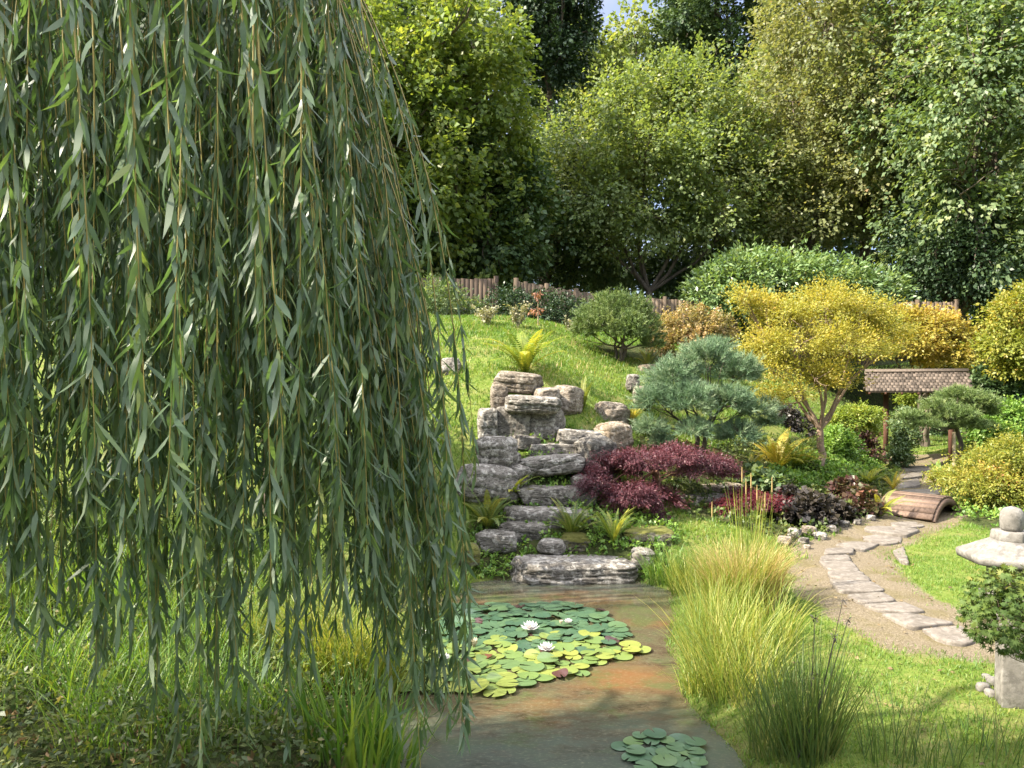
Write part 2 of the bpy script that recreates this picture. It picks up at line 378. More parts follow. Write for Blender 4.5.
PATH1 = gpoly([(790, 545), (788, 572), (805, 600), (835, 622), (885, 652), (985, 664), (1060, 664), (1060, 632), (965, 612), (935, 598), (905, 580), (896, 562), (905, 548), (962, 526), (965, 515), (885, 515), (850, 520), (815, 536)])
PATH2 = gpoly([(885, 516), (965, 518), (950, 490), (940, 470), (955, 452), (900, 452), (900, 468), (893, 490)])
BED1 = gpoly([(690, 520), (740, 528), (795, 545), (850, 520), (884, 512), (893, 470), (880, 462), (760, 440), (640, 435), (640, 470)])
BED2 = [(-6, 3.2), (-1.6, 3.2), (-.9, 4.2), (-1.0, 5.6), (-1.3, 6.8), (-1.6, 7.8), (-2.2, 8.6), (-6, 9)]
BED3 = gpoly([(470, 575), (470, 535), (505, 500), (530, 440), (565, 425), (600, 440), (620, 480), (660, 500), (680, 540), (660, 578), (560, 585)])
BED4 = gpoly([(955, 520), (990, 530), (1060, 540), (1060, 470), (990, 445), (960, 470), (940, 490)])
BED5 = gpoly([(595, 348), (640, 362), (690, 372), (690, 355), (640, 345)])

def axis(fine0, fine1, step, lo, hi):
    c = list(np.arange(fine0, fine1 + 1e-6, step)); d = step; a = fine1
    while a < hi: d *= 1.25; a += d; c.append(a)
    d = step; a = fine0
    while a > lo: d *= 1.25; a -= d; c.insert(0, a)
    return np.array(c)
gx = axis(-7, 12, .09, -260, 260); gy = axis(2.2, 19, .09, -120, 420)
GX, GY = np.meshgrid(gx, gy, indexing='ij')
GZ = height(GX, GY)
_flat = np.stack([GX.ravel(), GY.ravel(), GZ.ravel()], -1)
def soft(sd, w): return 1 - sm((sd + w) / (2 * w))
_w1 = .10 * wob(np.stack([GX.ravel(), GY.ravel(), GX.ravel() * 0], -1), 3.0, 5.)
sdp = np.minimum(poly_sd(GX.ravel(), GY.ravel(), PATH1), poly_sd(GX.ravel(), GY.ravel(), PATH2)) + _w1
pathm = soft(sdp, .16)
sdb = np.minimum.reduce([poly_sd(GX.ravel(), GY.ravel(), b) for b in (BED1, BED2, BED3, BED4, BED5)]) + _w1
bedm = soft(sdb, .2)
bedm = np.maximum(bedm, sm((GY.ravel() - 21) / 2))
wet = soft(poly_sd(GX.ravel(), GY.ravel(), POND), .25)

def ground_material():
    m, nt, out = new_mat('ground_earth_and_turf')
    geo = N(nt, 'ShaderNodeNewGeometry'); pos = geo.outputs['Position']
    n1 = noise(nt, .9, 4, vec=pos); n2 = noise(nt, 9, 6, .65, vec=pos); n3 = noise(nt, 60, 4, .7, vec=pos); n4 = noise(nt, 2.6, 5, .6, vec=pos)
    lawn = ramp(nt, n2, [(.25, (.06, .10, .018)), (.5, (.13, .18, .033)), (.75, (.20, .22, .06))])
    lawn = mixc(nt, ramp(nt, n4, [(.5, (0, 0, 0)), (.68, (.7, .7, .7))]), lawn, (.23, .20, .08))
    bed = ramp(nt, n2, [(.3, (.022, .026, .010)), (.5, (.045, .06, .018)), (.7, (.085, .075, .035))])
    path = ramp(nt, n3, [(.3, (.105, .085, .055)), (.5, (.18, .147, .098)), (.72, (.31, .26, .19))])
    path = mixc(nt, ramp(nt, n4, [(.45, (0, 0, 0)), (.65, (.7, .7, .7))]), path, (.13, .11, .045))
    def edge(a, amt):
        s = N(nt, 'ShaderNodeMath', operation='MULTIPLY_ADD'); nt.links.new(n2, s.inputs[0]); s.inputs[1].default_value = amt
        b = N(nt, 'ShaderNodeMath', operation='SUBTRACT'); nt.links.new(attr(nt, a), b.inputs[0]); b.inputs[1].default_value = amt * .5
        nt.links.new(b.outputs[0], s.inputs[2])
        return ramp(nt, s.outputs[0], [(.35, (0, 0, 0)), (.65, (1, 1, 1))])
    c = mixc(nt, edge('bed', .8), lawn, bed)
    c = mixc(nt, edge('pathm', .8), c, path)
    c = mixc(nt, attr(nt, 'wet'), c, (.045, .035, .018))
    p = N(nt, 'ShaderNodeBsdfPrincipled'); p.inputs['Roughness'].default_value = .95; p.inputs['Specular IOR Level'].default_value = .1
    h = N(nt, 'ShaderNodeMath', operation='ADD'); nt.links.new(n2, h.inputs[0]); nt.links.new(n3, h.inputs[1])
    nt.links.new(c, p.inputs['Base Color']); nt.links.new(bump(nt, h.outputs[0], .8, .04), p.inputs['Normal'])
    nt.links.new(p.outputs[0], out.inputs[0])
    return m
M['ground'] = ground_material()
ni, nj = GX.shape
ii, jj = np.meshgrid(np.arange(ni - 1), np.arange(nj - 1), indexing='ij')
fq = np.stack([ii * nj + jj, (ii + 1) * nj + jj, (ii + 1) * nj + jj + 1, ii * nj + jj + 1], -1).reshape(-1, 4)
onpath = (sdp[fq].mean(1) < .05)
A_ = {'pathm': pathm, 'bed': bedm, 'wet': wet}
def sub(name, sel):
    used = np.unique(fq[sel]); remap = np.full(len(_flat), -1); remap[used] = np.arange(len(used))
    return obj(name, mesh_np(name, _flat[used], remap[fq[sel]], smooth=True, attrs={k: v[used] for k, v in A_.items()}), M['ground'])
tag(sub('ground', ~onpath), 'grassy garden ground rising to a mound behind the pond', None, kind='structure')
tag(sub('path', onpath), 'dry earth path winding past the lawn to the gate', None, kind='structure')

# ------------------------------------------------------------------ water
def water_material():
    m, nt, out = new_mat('pond_water')
    geo = N(nt, 'ShaderNodeNewGeometry'); mp = N(nt, 'ShaderNodeMapping'); mp.inputs['Scale'].default_value = (.8, 1.5, 1)
    nt.links.new(geo.outputs['Position'], mp.inputs[0]); v = mp.outputs[0]
    n1 = noise(nt, 1.3, 6, .65, vec=v); n2 = noise(nt, 3.4, 7, .72, vec=v); n3 = noise(nt, 34, 6, .75, vec=v); n5 = noise(nt, 1.9, 5, .65, vec=geo.outputs['Position'])
    c = ramp(nt, n2, [(.3, (.025, .02, .012)), (.45, (.06, .047, .028)), (.58, (.075, .07, .038)), (.72, (.04, .055, .025))])
    ru = N(nt, 'ShaderNodeMath', operation='MULTIPLY_ADD'); nt.links.new(n1, ru.inputs[0]); ru.inputs[1].default_value = 1.1; nt.links.new(attr(nt, 'rust'), ru.inputs[2])
    c = mixc(nt, ramp(nt, ru.outputs[0], [(.62, (0, 0, 0)), (1.05, (.8, .8, .8))]), c, mixc(nt, n2, (.165, .066, .024), (.125, .075, .032)))
    c = mixc(nt, ramp(nt, n5, [(.52, (0, 0, 0)), (.64, (.75, .75, .75))]), c, (.06, .08, .028))
    sl_ = N(nt, 'ShaderNodeMath', operation='MULTIPLY_ADD'); nt.links.new(n2, sl_.inputs[0]); sl_.inputs[1].default_value = .9; nt.links.new(attr(nt, 'shade_film'), sl_.inputs[2])
    c = mixc(nt, ramp(nt, sl_.outputs[0], [(.6, (0, 0, 0)), (1.25, (.7, .7, .7))]), c, (.05, .066, .06))  # grey-blue scum tint that also paints in shade and sky reflection
    c = mixc(nt, ramp(nt, n3, [(.52, (0, 0, 0)), (.70, (.3, .3, .3))]), c, (.25, .22, .16))
    p = N(nt, 'ShaderNodeBsdfPrincipled'); p.inputs['IOR'].default_value = 1.33
    rr = ramp(nt, n2, [(.35, (.02, .02, .02)), (.62, (.10, .10, .10))])
    nt.links.new(c, p.inputs['Base Color']); nt.links.new(rr, p.inputs['Roughness'])
    nt.links.new(bump(nt, n2, .10, .012), p.inputs['Normal'])
    nt.links.new(p.outputs[0], out.inputs[0])
    return m
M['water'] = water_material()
wx, wy = np.meshgrid(np.linspace(-2.2, 2.4, 40), np.linspace(2.2, 9.8, 60), indexing='ij')
wi, wj = np.meshgrid(np.arange(39), np.arange(59), indexing='ij')
wq = np.stack([wi * 60 + wj, (wi + 1) * 60 + wj, (wi + 1) * 60 + wj + 1, wi * 60 + wj + 1], -1).reshape(-1, 4)
wv = np.stack([wx.ravel(), wy.ravel(), wx.ravel() * 0], -1)
wsd = poly_sd(wx.ravel(), wy.ravel(), POND)
wq = wq[(wsd[wq].min(1) < .12)]
rust = sum(a_ * np.exp(-((wv[:, 0] - x_) / sx_) ** 2 - ((wv[:, 1] - y_) / sy_) ** 2) for a_, x_, y_, sx_, sy_ in ((.38, .95, 6.15, .4, .35), (.34, 1.4, 7.4, .35, .3), (.16, .5, 5.9, .5, .3), (.2, .9, 8.3, .8, .3), (.15, .3, 5.4, .6, .3)))
tag(obj('pond_water', mesh_np('pond_water', wv, wq, attrs={'rust': rust, 'shade_film': sm((6.1 - wv[:, 1]) / 1.7) * .62 + .4 * sm((wv[:, 1] - 8.0) / .8)}), M['water']), 'still pond with rusty algae mats on its surface', None, kind='structure')

# ------------------------------------------------------------------ foliage tools
def leaves(mb, pos, d, nrm, L, W, rnd, fold=.18, wide=.45):
    n = len(pos)
    d = nrmz(d); side = nrmz(np.cross(d, nrm)); up = np.cross(side, d)
    L = np.broadcast_to(np.asarray(L, dtype=float), (n,))[:, None]; W = np.broadcast_to(np.asarray(W, dtype=float), (n,))[:, None]
    v = np.empty((n, 4, 3))
    v[:, 0] = pos; v[:, 2] = pos + d * L
    mid = pos + d * L * wide + up * W * fold
    v[:, 1] = mid + side * W * .5; v[:, 3] = mid - side * W * .5
    q = np.arange(n * 4).reshape(n, 4)
    mb.add(v.reshape(-1, 3), q, rnd=np.repeat(rnd, 4))

def sprays(mb, p, out, k, twig, L, W, droop=.3, spread=.9, upn=1.0, rn=None, flat=.4):
    """k leaves along each short twig that starts at p and points to out"""
    n = len(p)
    t = rng.random((n, k)); o = nrmz(out)
    pos = p[:, None] + o[:, None] * ((t - .3) * twig)[..., None] + rng.normal(size=(n, k, 3)) * twig * .13
    d = o[:, None] + rng.normal(size=(n, k, 3)) * spread * .6; d[..., 2] -= droop
    nr = rng.normal(size=(n, k, 3)) * flat + o[:, None] * .8; nr[..., 2] += upn * .6
    base = rng.random(n) if rn is None else rn
    r = np.clip(base[:, None] * .7 + rng.random((n, k)) * .4 - .05, 0, 1)
    s = rng.uniform(.65, 1.25, (n, k)).ravel()
    leaves(mb, pos.reshape(-1, 3), d.reshape(-1, 3), nr.reshape(-1, 3), L * s, W * s, r.ravel())

def in_lobes(lobes, n, hollow=.45, gap=-.35, gs=.9, bottom=-.9, stray=.12):
    """points near the skins of lobes (x,y,z,rx,ry,rz) and their outward directions"""
    lob = np.asarray(lobes, dtype=float)
    a = (lob[:, 3] * lob[:, 4] + lob[:, 3] * lob[:, 5] + lob[:, 4] * lob[:, 5]); w = a / a.sum()
    idx = rng.choice(len(lob), size=int(n * 2.2), p=w)
    u = rand_dirs(len(idx)); u = u[u[:, 2] > bottom]; idx = idx[:len(u)]
    rho = 1 - hollow * rng.random(len(u)) ** 1.6
    st_ = rng.random(len(u)) < stray; rho = np.where(st_, 1 + .38 * rng.random(len(u)) ** 1.5, rho)
    p = lob[idx, :3] + lob[idx, 3:] * u * rho[:, None]
    s = gs / max(.3, float(np.median(lob[:, 3])))
    keep = wob(p, s * 1.6, 7.7) + rng.normal(size=len(p)) * .25 > gap
    p, u = p[keep][:n], u[keep][:n]
    return p, u

def lobes_in(c, r, k, frac=.42, seed=0, low=-.6):
    """k overlapping lobes that fill an ellipsoid crown unevenly"""
    g = np.random.default_rng(seed)
    out = []
    for i in range(k):
        zf = 1 - 2 * (i + .5) / k; zf = low + (1 - low) * (zf + 1) / 2
        th = i * 2.39996 + g.uniform(-.5, .5); h = math.sqrt(max(0, 1 - zf * zf)); q = g.uniform(.55, .95)
        f = frac * g.uniform(.75, 1.25)
        out.append((c[0] + r[0] * q * h * math.cos(th), c[1] + r[1] * q * h * math.sin(th), c[2] + r[2] * q * zf,
                    r[0] * f, r[1] * f, r[2] * f * g.uniform(.7, .95)))
    out.append((*c, r[0] * .55, r[1] * .55, r[2] * .6))
    return out

def limb(mb, a, b, r0, r1, sag=.15, n=8, k=7):
    t = np.linspace(0, 1, n)[:, None]
    a, b = np.asarray(a, dtype=float), np.asarray(b, dtype=float)
    L = np.linalg.norm(b - a)
    mid = a + (b - a) * .5 + np.array([0, 0, sag * L]) * -1 + rng.normal(size=3) * L * .07
    p = (1 - t) ** 2 * a + 2 * t * (1 - t) * mid + t ** 2 * b
    p[1:-1] += rng.normal(size=(n - 2, 3)) * L * .012
    mb.tube(p, r0 + (r1 - r0) * t[:, 0], k)
    return p

def wood(base, fork, lobes, r, twigs=3, stems=1, spread=.15, sag=.12):
    """trunk, a limb to every lobe, and twigs inside each lobe"""
    mb = MB(); base = np.asarray(base, dtype=float); fork = np.asarray(fork, dtype=float)
    tips = []
    for s in range(stems):
        off = np.array([math.cos(s * 2.4), math.sin(s * 2.4), 0]) * spread * (stems > 1)
        b0 = base + off * .25 - np.array([0, 0, .12]); t0 = fork + off
        pts = np.stack([b0 + (t0 - b0) * u + rng.normal(size=3) * .02 * (0 < u < 1) * np.linalg.norm(t0 - b0) for u in np.linspace(0, 1, 7)])
        rr = r * np.array([1.35, 1.05, .97, .92, .88, .84, .8]) / math.sqrt(stems)
        mb.tube(pts, rr, 10); tips.append(pts[-1])
    grown = []
    for i, l in enumerate(lobes):
        c = np.array(l[:3]); st = tips[i % stems]; r_a = r * .5 / math.sqrt(stems) ** .6
        if i >= 6 + stems and grown:
            cand = np.concatenate([g_[2:7] for g_ in grown]); dd = np.linalg.norm(cand - c, axis=1) + np.where(cand[:, 2] > c[2], .8, 0) * np.linalg.norm(c - st)
            st = cand[np.argmin(dd)]; r_a = r * .22
        elif c[2] < st[2]: st = st - np.array([0, 0, .25 * (st[2] - base[2])])
        p = limb(mb, st, c, r_a, r * .10, sag, 8, 6); grown.append(p)
        for j in range(twigs):
            e = c + np.array(l[3:]) * rand_dirs(1)[0] * .85
            limb(mb, p[rng.integers(3, 8)], e, r * .14, r * .03, .05, 5, 4)
    return mb

def tree(name, label, cat, base, fork, lobes, n, k, twig, L, W, mat, bark='bark', r=.2, group=None, droop=.3, spread=.9, upn=1.0,
         hollow=.45, gap=-.35, twigs=3, stems=1, bottom=-.9, flat=.4, sp=.15, sag=.12):
    t = thing(name, label, cat, base, group)
    obj('trunk', wood(base, fork, lobes, r, twigs, stems, sp, sag).mesh('trunk', True, base), M[bark], t)
    p, u = in_lobes(lobes, n, hollow, gap, bottom=bottom)
    rn = np.clip(.5 + .3 * wob(p, 1.2 / max(.3, lobes[0][3]) * 1.2, 2.) + rng.normal(size=len(p)) * .15, 0, 1)
    mb = MB(); sprays(mb, p, u + np.array([0, 0, .1]), k, twig, L, W, droop, spread, upn, rn, flat)
    obj('crown', mb.mesh('crown', False, base), M[mat], t)
    return t

def lob(px, py, Y, rpx, fz=1.0, fy=1.0):
    c = pt(px, py, Y); r = rpx / F * Y
    return (*c, r, r * fy, r * fz)

def bush(name, label, cat, px, py, Y, lobes, n, k, twig, L, W, mat, bark='bark', r=.03, stems=5, **kw):
    """a shrub whose stems rise from the ground under (px) at distance Y"""
    x = (px - 512) / F * Y
    base = np.array([x, Y, hz(x, Y)])
    lz = np.array(lobes)[:, 2].mean()
    fork = base + np.array([0, 0, max(.1, (lz - base[2]) * .35)])
    return tree(name, label, cat, base, fork, lobes, n, k, twig, L, W, mat, bark, r, stems=stems, **kw)

def needles(mb, p, out, k, L, W, cone=.6, rn=None):
    n = len(p); o = nrmz(out)
    d = nrmz(o[:, None] + rng.normal(size=(n, k, 3)) * cone)
    pos = np.repeat(p[:, None], k, 1) - o[:, None] * (rng.random((n, k, 1)) * L * 1.2)
    side = nrmz(np.cross(d, rng.normal(size=(n, k, 3))))
    LL = L * rng.uniform(.7, 1.15, (n, k, 1))
    v = np.stack([pos - side * W / 2, pos + side * W / 2, pos + d * LL], 2).reshape(-1, 3)
    b = rng.random(n) if rn is None else rn
    r = np.clip(b[:, None] * .8 + rng.random((n, k)) * .3 - .05, 0, 1)
    mb.add(v, None, np.arange(n * k * 3).reshape(-1, 3), rnd=np.repeat(r.ravel(), 3))

def pine(name, label, base, fork, lobes, n, k, L, W, mat, bark, r, stems=1, hollow=.35, gap=-.4, bottom=-.6, cone=.6, twigs=3, sp=.1, cat='pine'):
    t = thing(name, label, cat, base)
    obj('trunk', wood(base, fork, lobes, r, twigs, stems, sp).mesh('trunk', True, base), M[bark], t)
    p, u = in_lobes(lobes, n, hollow, gap, bottom=bottom)
    rn = np.clip(.5 + .3 * wob(p, 3.5, 2.) + rng.normal(size=len(p)) * .18, 0, 1)
    mb = MB(); needles(mb, p, u + np.array([0, 0, .45]), k, L, W, cone, rn)
    obj('crown', mb.mesh('crown', False, base), M[mat], t)
    return t

def blades(mb, base, out, L, W, bend, seg=4, rnd=None, lean=.25):
    """arching blades; base (n,3), out (n,2) horizontal lean directions"""
    n = len(base)
    L = np.broadcast_to(L, (n,)); W = np.broadcast_to(W, (n,)); bend = np.broadcast_to(bend, (n,)); lean = np.broadcast_to(lean, (n,))
    o = np.concatenate([nrmz(out), np.zeros((n, 1))], 1)
    side = np.stack([-o[:, 1], o[:, 0], np.zeros(n)], 1)
    tw = rng.normal(size=(n, 1)) * .8
    side = nrmz(side * np.cos(tw) + o * np.sin(tw))
    pos = base.copy(); rings = []
    for s in range(seg + 1):
        f = s / seg
        w = W * (1 - f ** 1.7) * .5 + .0004
        rings.append(pos - side * w[:, None]); rings.append(pos + side * w[:, None])
        a = np.clip(lean + bend * (f + .5 / seg) ** 1.4, 0, 2.6)
        pos = pos + (o * np.sin(a)[:, None] + np.array([0, 0, 1.]) * np.cos(a)[:, None]) * (L / seg)[:, None]
    v = np.stack(rings, 1); m = 2 * (seg + 1)
    q0 = np.array([[2 * s, 2 * s + 1, 2 * s + 3, 2 * s + 2] for s in range(seg)])
    q = (np.arange(n)[:, None, None] * m + q0[None]).reshape(-1, 4)
    r = rng.random(n) if rnd is None else rnd
    mb.add(v.reshape(-1, 3), q, rnd=np.repeat(r, m))

def clump(mb, c, rad, n, L, W, bend, lean=.3, seg=4, rlo=0, rhi=1, ground=True):
    a = rng.random(n) * 2 * PI; rr = rad * np.sqrt(rng.random(n))
    rr = np.asarray(rr)
    if np.ndim(rad) == 0: off = np.stack([np.cos(a), np.sin(a)], 1) * rr[:, None]
    b = np.zeros((n, 3)); b[:, :2] = np.asarray(c)[:2] + off
    b[:, 2] = np.maximum(height(b[:, 0], b[:, 1]), -.05) - .01 if ground else c[2]
    o = off / (rad + 1e-6) + rng.normal(size=(n, 2)) * .6
    blades(mb, b, o, L * rng.uniform(.55, 1.1, n), W * rng.uniform(.7, 1.2, n), bend * rng.uniform(.3, 1.5, n), seg,
           rlo + (rhi - rlo) * rng.random(n), lean * rng.uniform(.1, 1.3, n))

def fern(mb, c, n, L, W, bend=1.1, lean=.35, rlo=0, rhi=1, pin=26, simple=False):
    a = np.arange(n) * 2.39996 + rng.normal(size=n) * .3
    for i in range(n):
        o = np.array([math.cos(a[i]), math.sin(a[i]), 0.]); l = L * rng.uniform(.65, 1.1); ln = lean * rng.uniform(.3, 1.5); bd = bend * rng.uniform(.6, 1.3)
        f = np.linspace(0, 1, pin); ang = ln + bd * f ** 1.5
        step = (o[None] * np.sin(ang)[:, None] + np.array([0, 0, 1.]) * np.cos(ang)[:, None]) * l / pin
        p = np.asarray(c) + np.cumsum(step, 0); t = nrmz(step); side = np.cross(t, np.cross(t, o) + 1e-3 + np.array([-o[1], o[0], 0]) * 1e-2)
        side = np.tile(np.array([-o[1], o[0], 0.]), (pin, 1)); up = np.cross(side, t)
        r = np.clip(rlo + (rhi - rlo) * rng.random() + rng.normal(size=pin) * .08, 0, 1)
        w = W * np.sin(PI * np.clip(f * .9 + .1, 0, 1)) ** .7 + .004
        if simple:
            v = np.stack([p - side * w[:, None] * .5, p + side * w[:, None] * .5], 1).reshape(-1, 3)
            q = [[2 * j, 2 * j + 1, 2 * j + 3, 2 * j + 2] for j in range(pin - 1)]
            mb.add(v, q, rnd=np.repeat(r, 2))
        else:
            for sg in (-1, 1):
                leaves(mb, p, side * sg + t * .45 - np.array([0, 0, .2]), up, w * .5, l / pin * .85, r)
            v = np.stack([p - side * .003, p + side * .003], 1).reshape(-1, 3)
            mb.add(v, [[2 * j, 2 * j + 1, 2 * j + 3, 2 * j + 2] for j in range(pin - 1)], rnd=.8)

# ------------------------------------------------------------------ the weeping willow
def build_willow():
    C0 = np.array([-4.9, 2.3]); base = np.array([C0[0], C0[1], hz(*C0)])
    t = thing('weeping_willow', 'huge weeping willow whose long leafy shoots curtain off the left side', 'tree', base)
    wd = MB()
    fork = base + np.array([.05, 0, 2.6])
    wd.tube(np.stack([base + (fork - base) * u + np.array([.06 * math.sin(5 * u), 0, -.15 * (u == 0)]) for u in np.linspace(0, 1, 8)]), np.array([.42, .34, .31, .29, .28, .27, .27, .26]), 14)
    starts, outs, zend, dr = [], [], [], []
    # limbs arch outward; shoots hang from them
    tips = []
    for i in range(22):
        th = i / 22 * 2 * PI + rng.normal() * .1
        e = np.array([C0[0] + math.cos(th) * rng.uniform(1.8, 3.2), C0[1] + math.sin(th) * rng.uniform(1.4, 2.4), rng.uniform(5.0, 6.4)])
        p = limb(wd, fork - np.array([0, 0, rng.uniform(0, .8)]), e, .10, .025, -.22, 10, 7); tips.append(p)
    obj('trunk', wd.mesh('trunk', True, base), M['bark'], t)
    def strand(x, y, z0, z1, drift, ox, oy):
        starts.append((x, y, z0)); zend.append(z1); outs.append((ox, oy)); dr.append(drift)
    # curtain facing the pond path (near the camera)
    for i in range(430):
        Y = rng.uniform(2.1, 3.35); px = rng.uniform(-70, 462) if i > 80 else rng.uniform(340, 484)
        if px > 380: Y = rng.uniform(2.5, 3.4)
        xe = (px - 512) / F * Y
        drift = np.interp(px, [0, 250, 330, 460], [.06, .12, .28, .5]) * rng.uniform(.75, 1.2)
        pyend = np.interp(px, [-70, 0, 60, 120, 190, 260, 320, 400, 430, 460], [590, 605, 630, 625, 700, 710, 600, 640, 705, 720]) + rng.normal() * 35 - rng.random() ** 1.2 * 290
        z1 = CZ - (pyend - 384) / F * Y
        z0 = np.interp(px, [250, 330, 400, 470], [4.9, 4.6, 4.0, 3.45]) + rng.uniform(-.35, .3)
        if i % 5 == 0 and px < 380:
            side_ = (rng.choice([-1, 1]) if px < 150 else 1) * rng.uniform(.2, .6); strand(xe - side_, Y, z0, max(z1, .35), abs(side_), np.sign(side_), rng.normal() * .3)
        else: strand(xe - drift, Y, z0, max(z1, .35), drift, 1, rng.normal() * .25)
    for i in range(16):                     # the nearest few shoots
        Y = rng.uniform(1.45, 2.1); px = rng.uniform(-40, 330); strand((px - 512) / F * Y - .08, Y, CZ + .52 * Y + .4, CZ - (rng.uniform(330, 640) - 384) / F * Y, .08, 1, 0.)
    nfront = len(starts)
    # the rest of the crown, kept open where the sun reaches the pond and the grasses
    LIT = [[(-1.2, 5.6), (1.4, 5.5), (2.0, 4.95), (6, 4.95), (6, 7.6), (1.6, 7.9), (1.3, 6.9), (-1.1, 7.0)], [(-5.5, 5.4), (-1.0, 4.8), (-1.0, 6.9), (-5.5, 8.2)]]
    sh = -SUN_AZ / math.tan(EL)
    for i in range(900):
        th = rng.random() * 2 * PI; rr = math.sqrt(rng.uniform(.05, 1.0))
        x = C0[0] + math.cos(th) * rr * 3.5; y = C0[1] + 1.1 + math.sin(th) * rr * 4.2
        z0, z1 = rng.uniform(4.8, 6.4), rng.uniform(1.3, 2.7)
        if y < 4.4 and x > -2.3 and y > .8: continue
        if x > -1.7 or (y > 1.0 and (x + .3) / y * F + 512 > 330): continue
        zz = np.linspace(z1, z0, 12); lx, ly = x + sh[0] * (zz - .15), y + sh[1] * (zz - .15)
        if sum((poly_sd(lx, ly, L_) < 0).mean() for L_ in LIT) > .03: continue
        strand(x, y, z0, z1, .3, math.cos(th), math.sin(th))
    for i in range(1500):                   # added out-of-view shoots, placed so their shadows fall on near lawn and pond
        lx0, ly0, h_ = rng.uniform(-.8, 5), rng.uniform(3.6, 4.95), rng.uniform(2.4, 5.2)
        if i % 3 == 0: lx0, ly0 = rng.uniform(-.6, 1.5), rng.uniform(4.3, 5.45)
        x, y = lx0 - sh[0] * h_, ly0 - sh[1] * h_
        if y > .6 and (x + .2) / y * F + 512 > -60: continue
        if x < -6.5: continue
        zz = np.linspace(h_ - .8, h_ + .8, 10); lx, ly = x + sh[0] * (zz - .15), y + sh[1] * (zz - .15)
        if sum((poly_sd(lx, ly, L_) < 0).mean() for L_ in LIT) > .15: continue
        strand(x, y, h_ + .8, h_ - .8, .15, 1, 0)
    n = len(starts); S = np.array(starts); O = nrmz(np.array(outs)); D = np.array(dr); ZE = np.array(zend)
    tw, lf = MB(), MB()
    for i in range(n):
        length = S[i, 2] - ZE[i]
        if length < .6: continue
        m = int(length / .13) + 3
        s = np.linspace(0, length, m)
        ph = rng.random(2) * 6
        wv_ = np.stack([np.sin(s * 1.1 + ph[0]), np.sin(s * 1.3 + ph[1])], 1) * .045
        tau = rng.uniform(.6, 1.8); hx = D[i] * (1 - np.exp(-s / tau))
        p = np.stack([S[i, 0] + O[i, 0] * hx + wv_[:, 0], S[i, 1] + O[i, 1] * hx + wv_[:, 1], S[i, 2] - s], 1)
        near = S[i, 1] < 4.5
        tw.tube(p, np.linspace(.0031, .0009, m) * (1 if near else 1.2), 4)
        vis = p[:, 2] < 2.3 + .52 * p[:, 1] + .35
        sp = (.0185 if i < nfront else .024)
        k = int(length / sp); f = np.sort(rng.random(k)); f = f[f * length > .05]
        pos = np.stack([np.interp(f * length, s, p[:, c]) for c in range(3)], 1)
        if i < nfront: pos = pos[pos[:, 2] < 2.3 + .52 * pos[:, 1] + .4]
        k = len(pos)
        if k == 0: continue
        a = np.arange(k) * 2.4 + rng.normal(size=k) * .5
        sp_ = .06 + .85 * rng.random(k) ** 1.6; a = a + rng.normal(size=k) * .9
        d = np.stack([np.cos(a) * sp_, np.sin(a) * sp_, -np.ones(k) * rng.uniform(.55, 1.2, k)], 1)
        nr = np.stack([np.cos(a), np.sin(a), np.full(k, .6)], 1) + rng.normal(size=(k, 3)) * .45
        Lf = (.098 if near else .115) * rng.uniform(.55, 1.2, k); Wf = (.0130 if near else .018) * rng.uniform(.75, 1.25, k)
        d = nrmz(d); side = nrmz(np.cross(d, nr)); up = np.cross(side, d); curl = rng.normal(size=(k, 1)) * .16 - .08
        r = np.clip(rng.normal(.42, .22, k) + .35 * (rng.random(k) < .06), 0, 1)
        c1 = pos + d * (Lf * .33)[:, None] + up * (Lf[:, None] * curl * .35); c2 = pos + d * (Lf * .68)[:, None] + up * (Lf[:, None] * curl * .9)
        tip = pos + d * Lf[:, None] + up * (Lf[:, None] * curl * 1.9)
        w1 = side * (Wf * .5)[:, None]; w2 = side * (Wf * .40)[:, None]
        v = np.stack([pos, c1 - w1, c1 + w1, c2 - w2, c2 + w2, tip], 1).reshape(-1, 3)
        o6 = np.arange(k)[:, None] * 6
        lf.add(v, (o6 + np.array([[1, 2, 4, 3]])), np.concatenate([o6 + np.array([[0, 2, 1]]), o6 + np.array([[3, 4, 5]])]), rnd=np.repeat(r, 6))
    sh = obj('hanging_shoots', tw.mesh('hanging_shoots', True, base), M['willow_twig'], t)
    sh['label'] = 'thin golden hanging shoots'
    obj('foliage', lf.mesh('foliage', False, base), M['willow'], t)
build_willow()

# ------------------------------------------------------------------ background trees
def big(name, label, cpx, cpy, Y, rx, rz, n, k, L, W, mat, seed, kl=14, ry=None, cat='tree', twig=.7, r=.22, trunk_px=None, frac=.27, low=-.85, hollow=.5, gap=-.12, **kw):
    kl = int(kl * 1.8)
    c = pt(cpx, cpy, Y); ry = ry or rx
    tx = ((trunk_px if trunk_px else cpx) - 512) / F * Y
    base = np.array([tx, Y, hz(tx, Y)])
    lobes = lobes_in(c, (rx, ry, rz), kl, frac, seed, low)
    fork = np.array([tx + (c[0] - tx) * .3, Y, max(base[2] + 1.0, c[2] - rz * .75)])
    return tree(name, label, cat, base, fork, lobes, n, k, twig, L, W, mat, r=r, hollow=hollow, gap=gap, **kw)

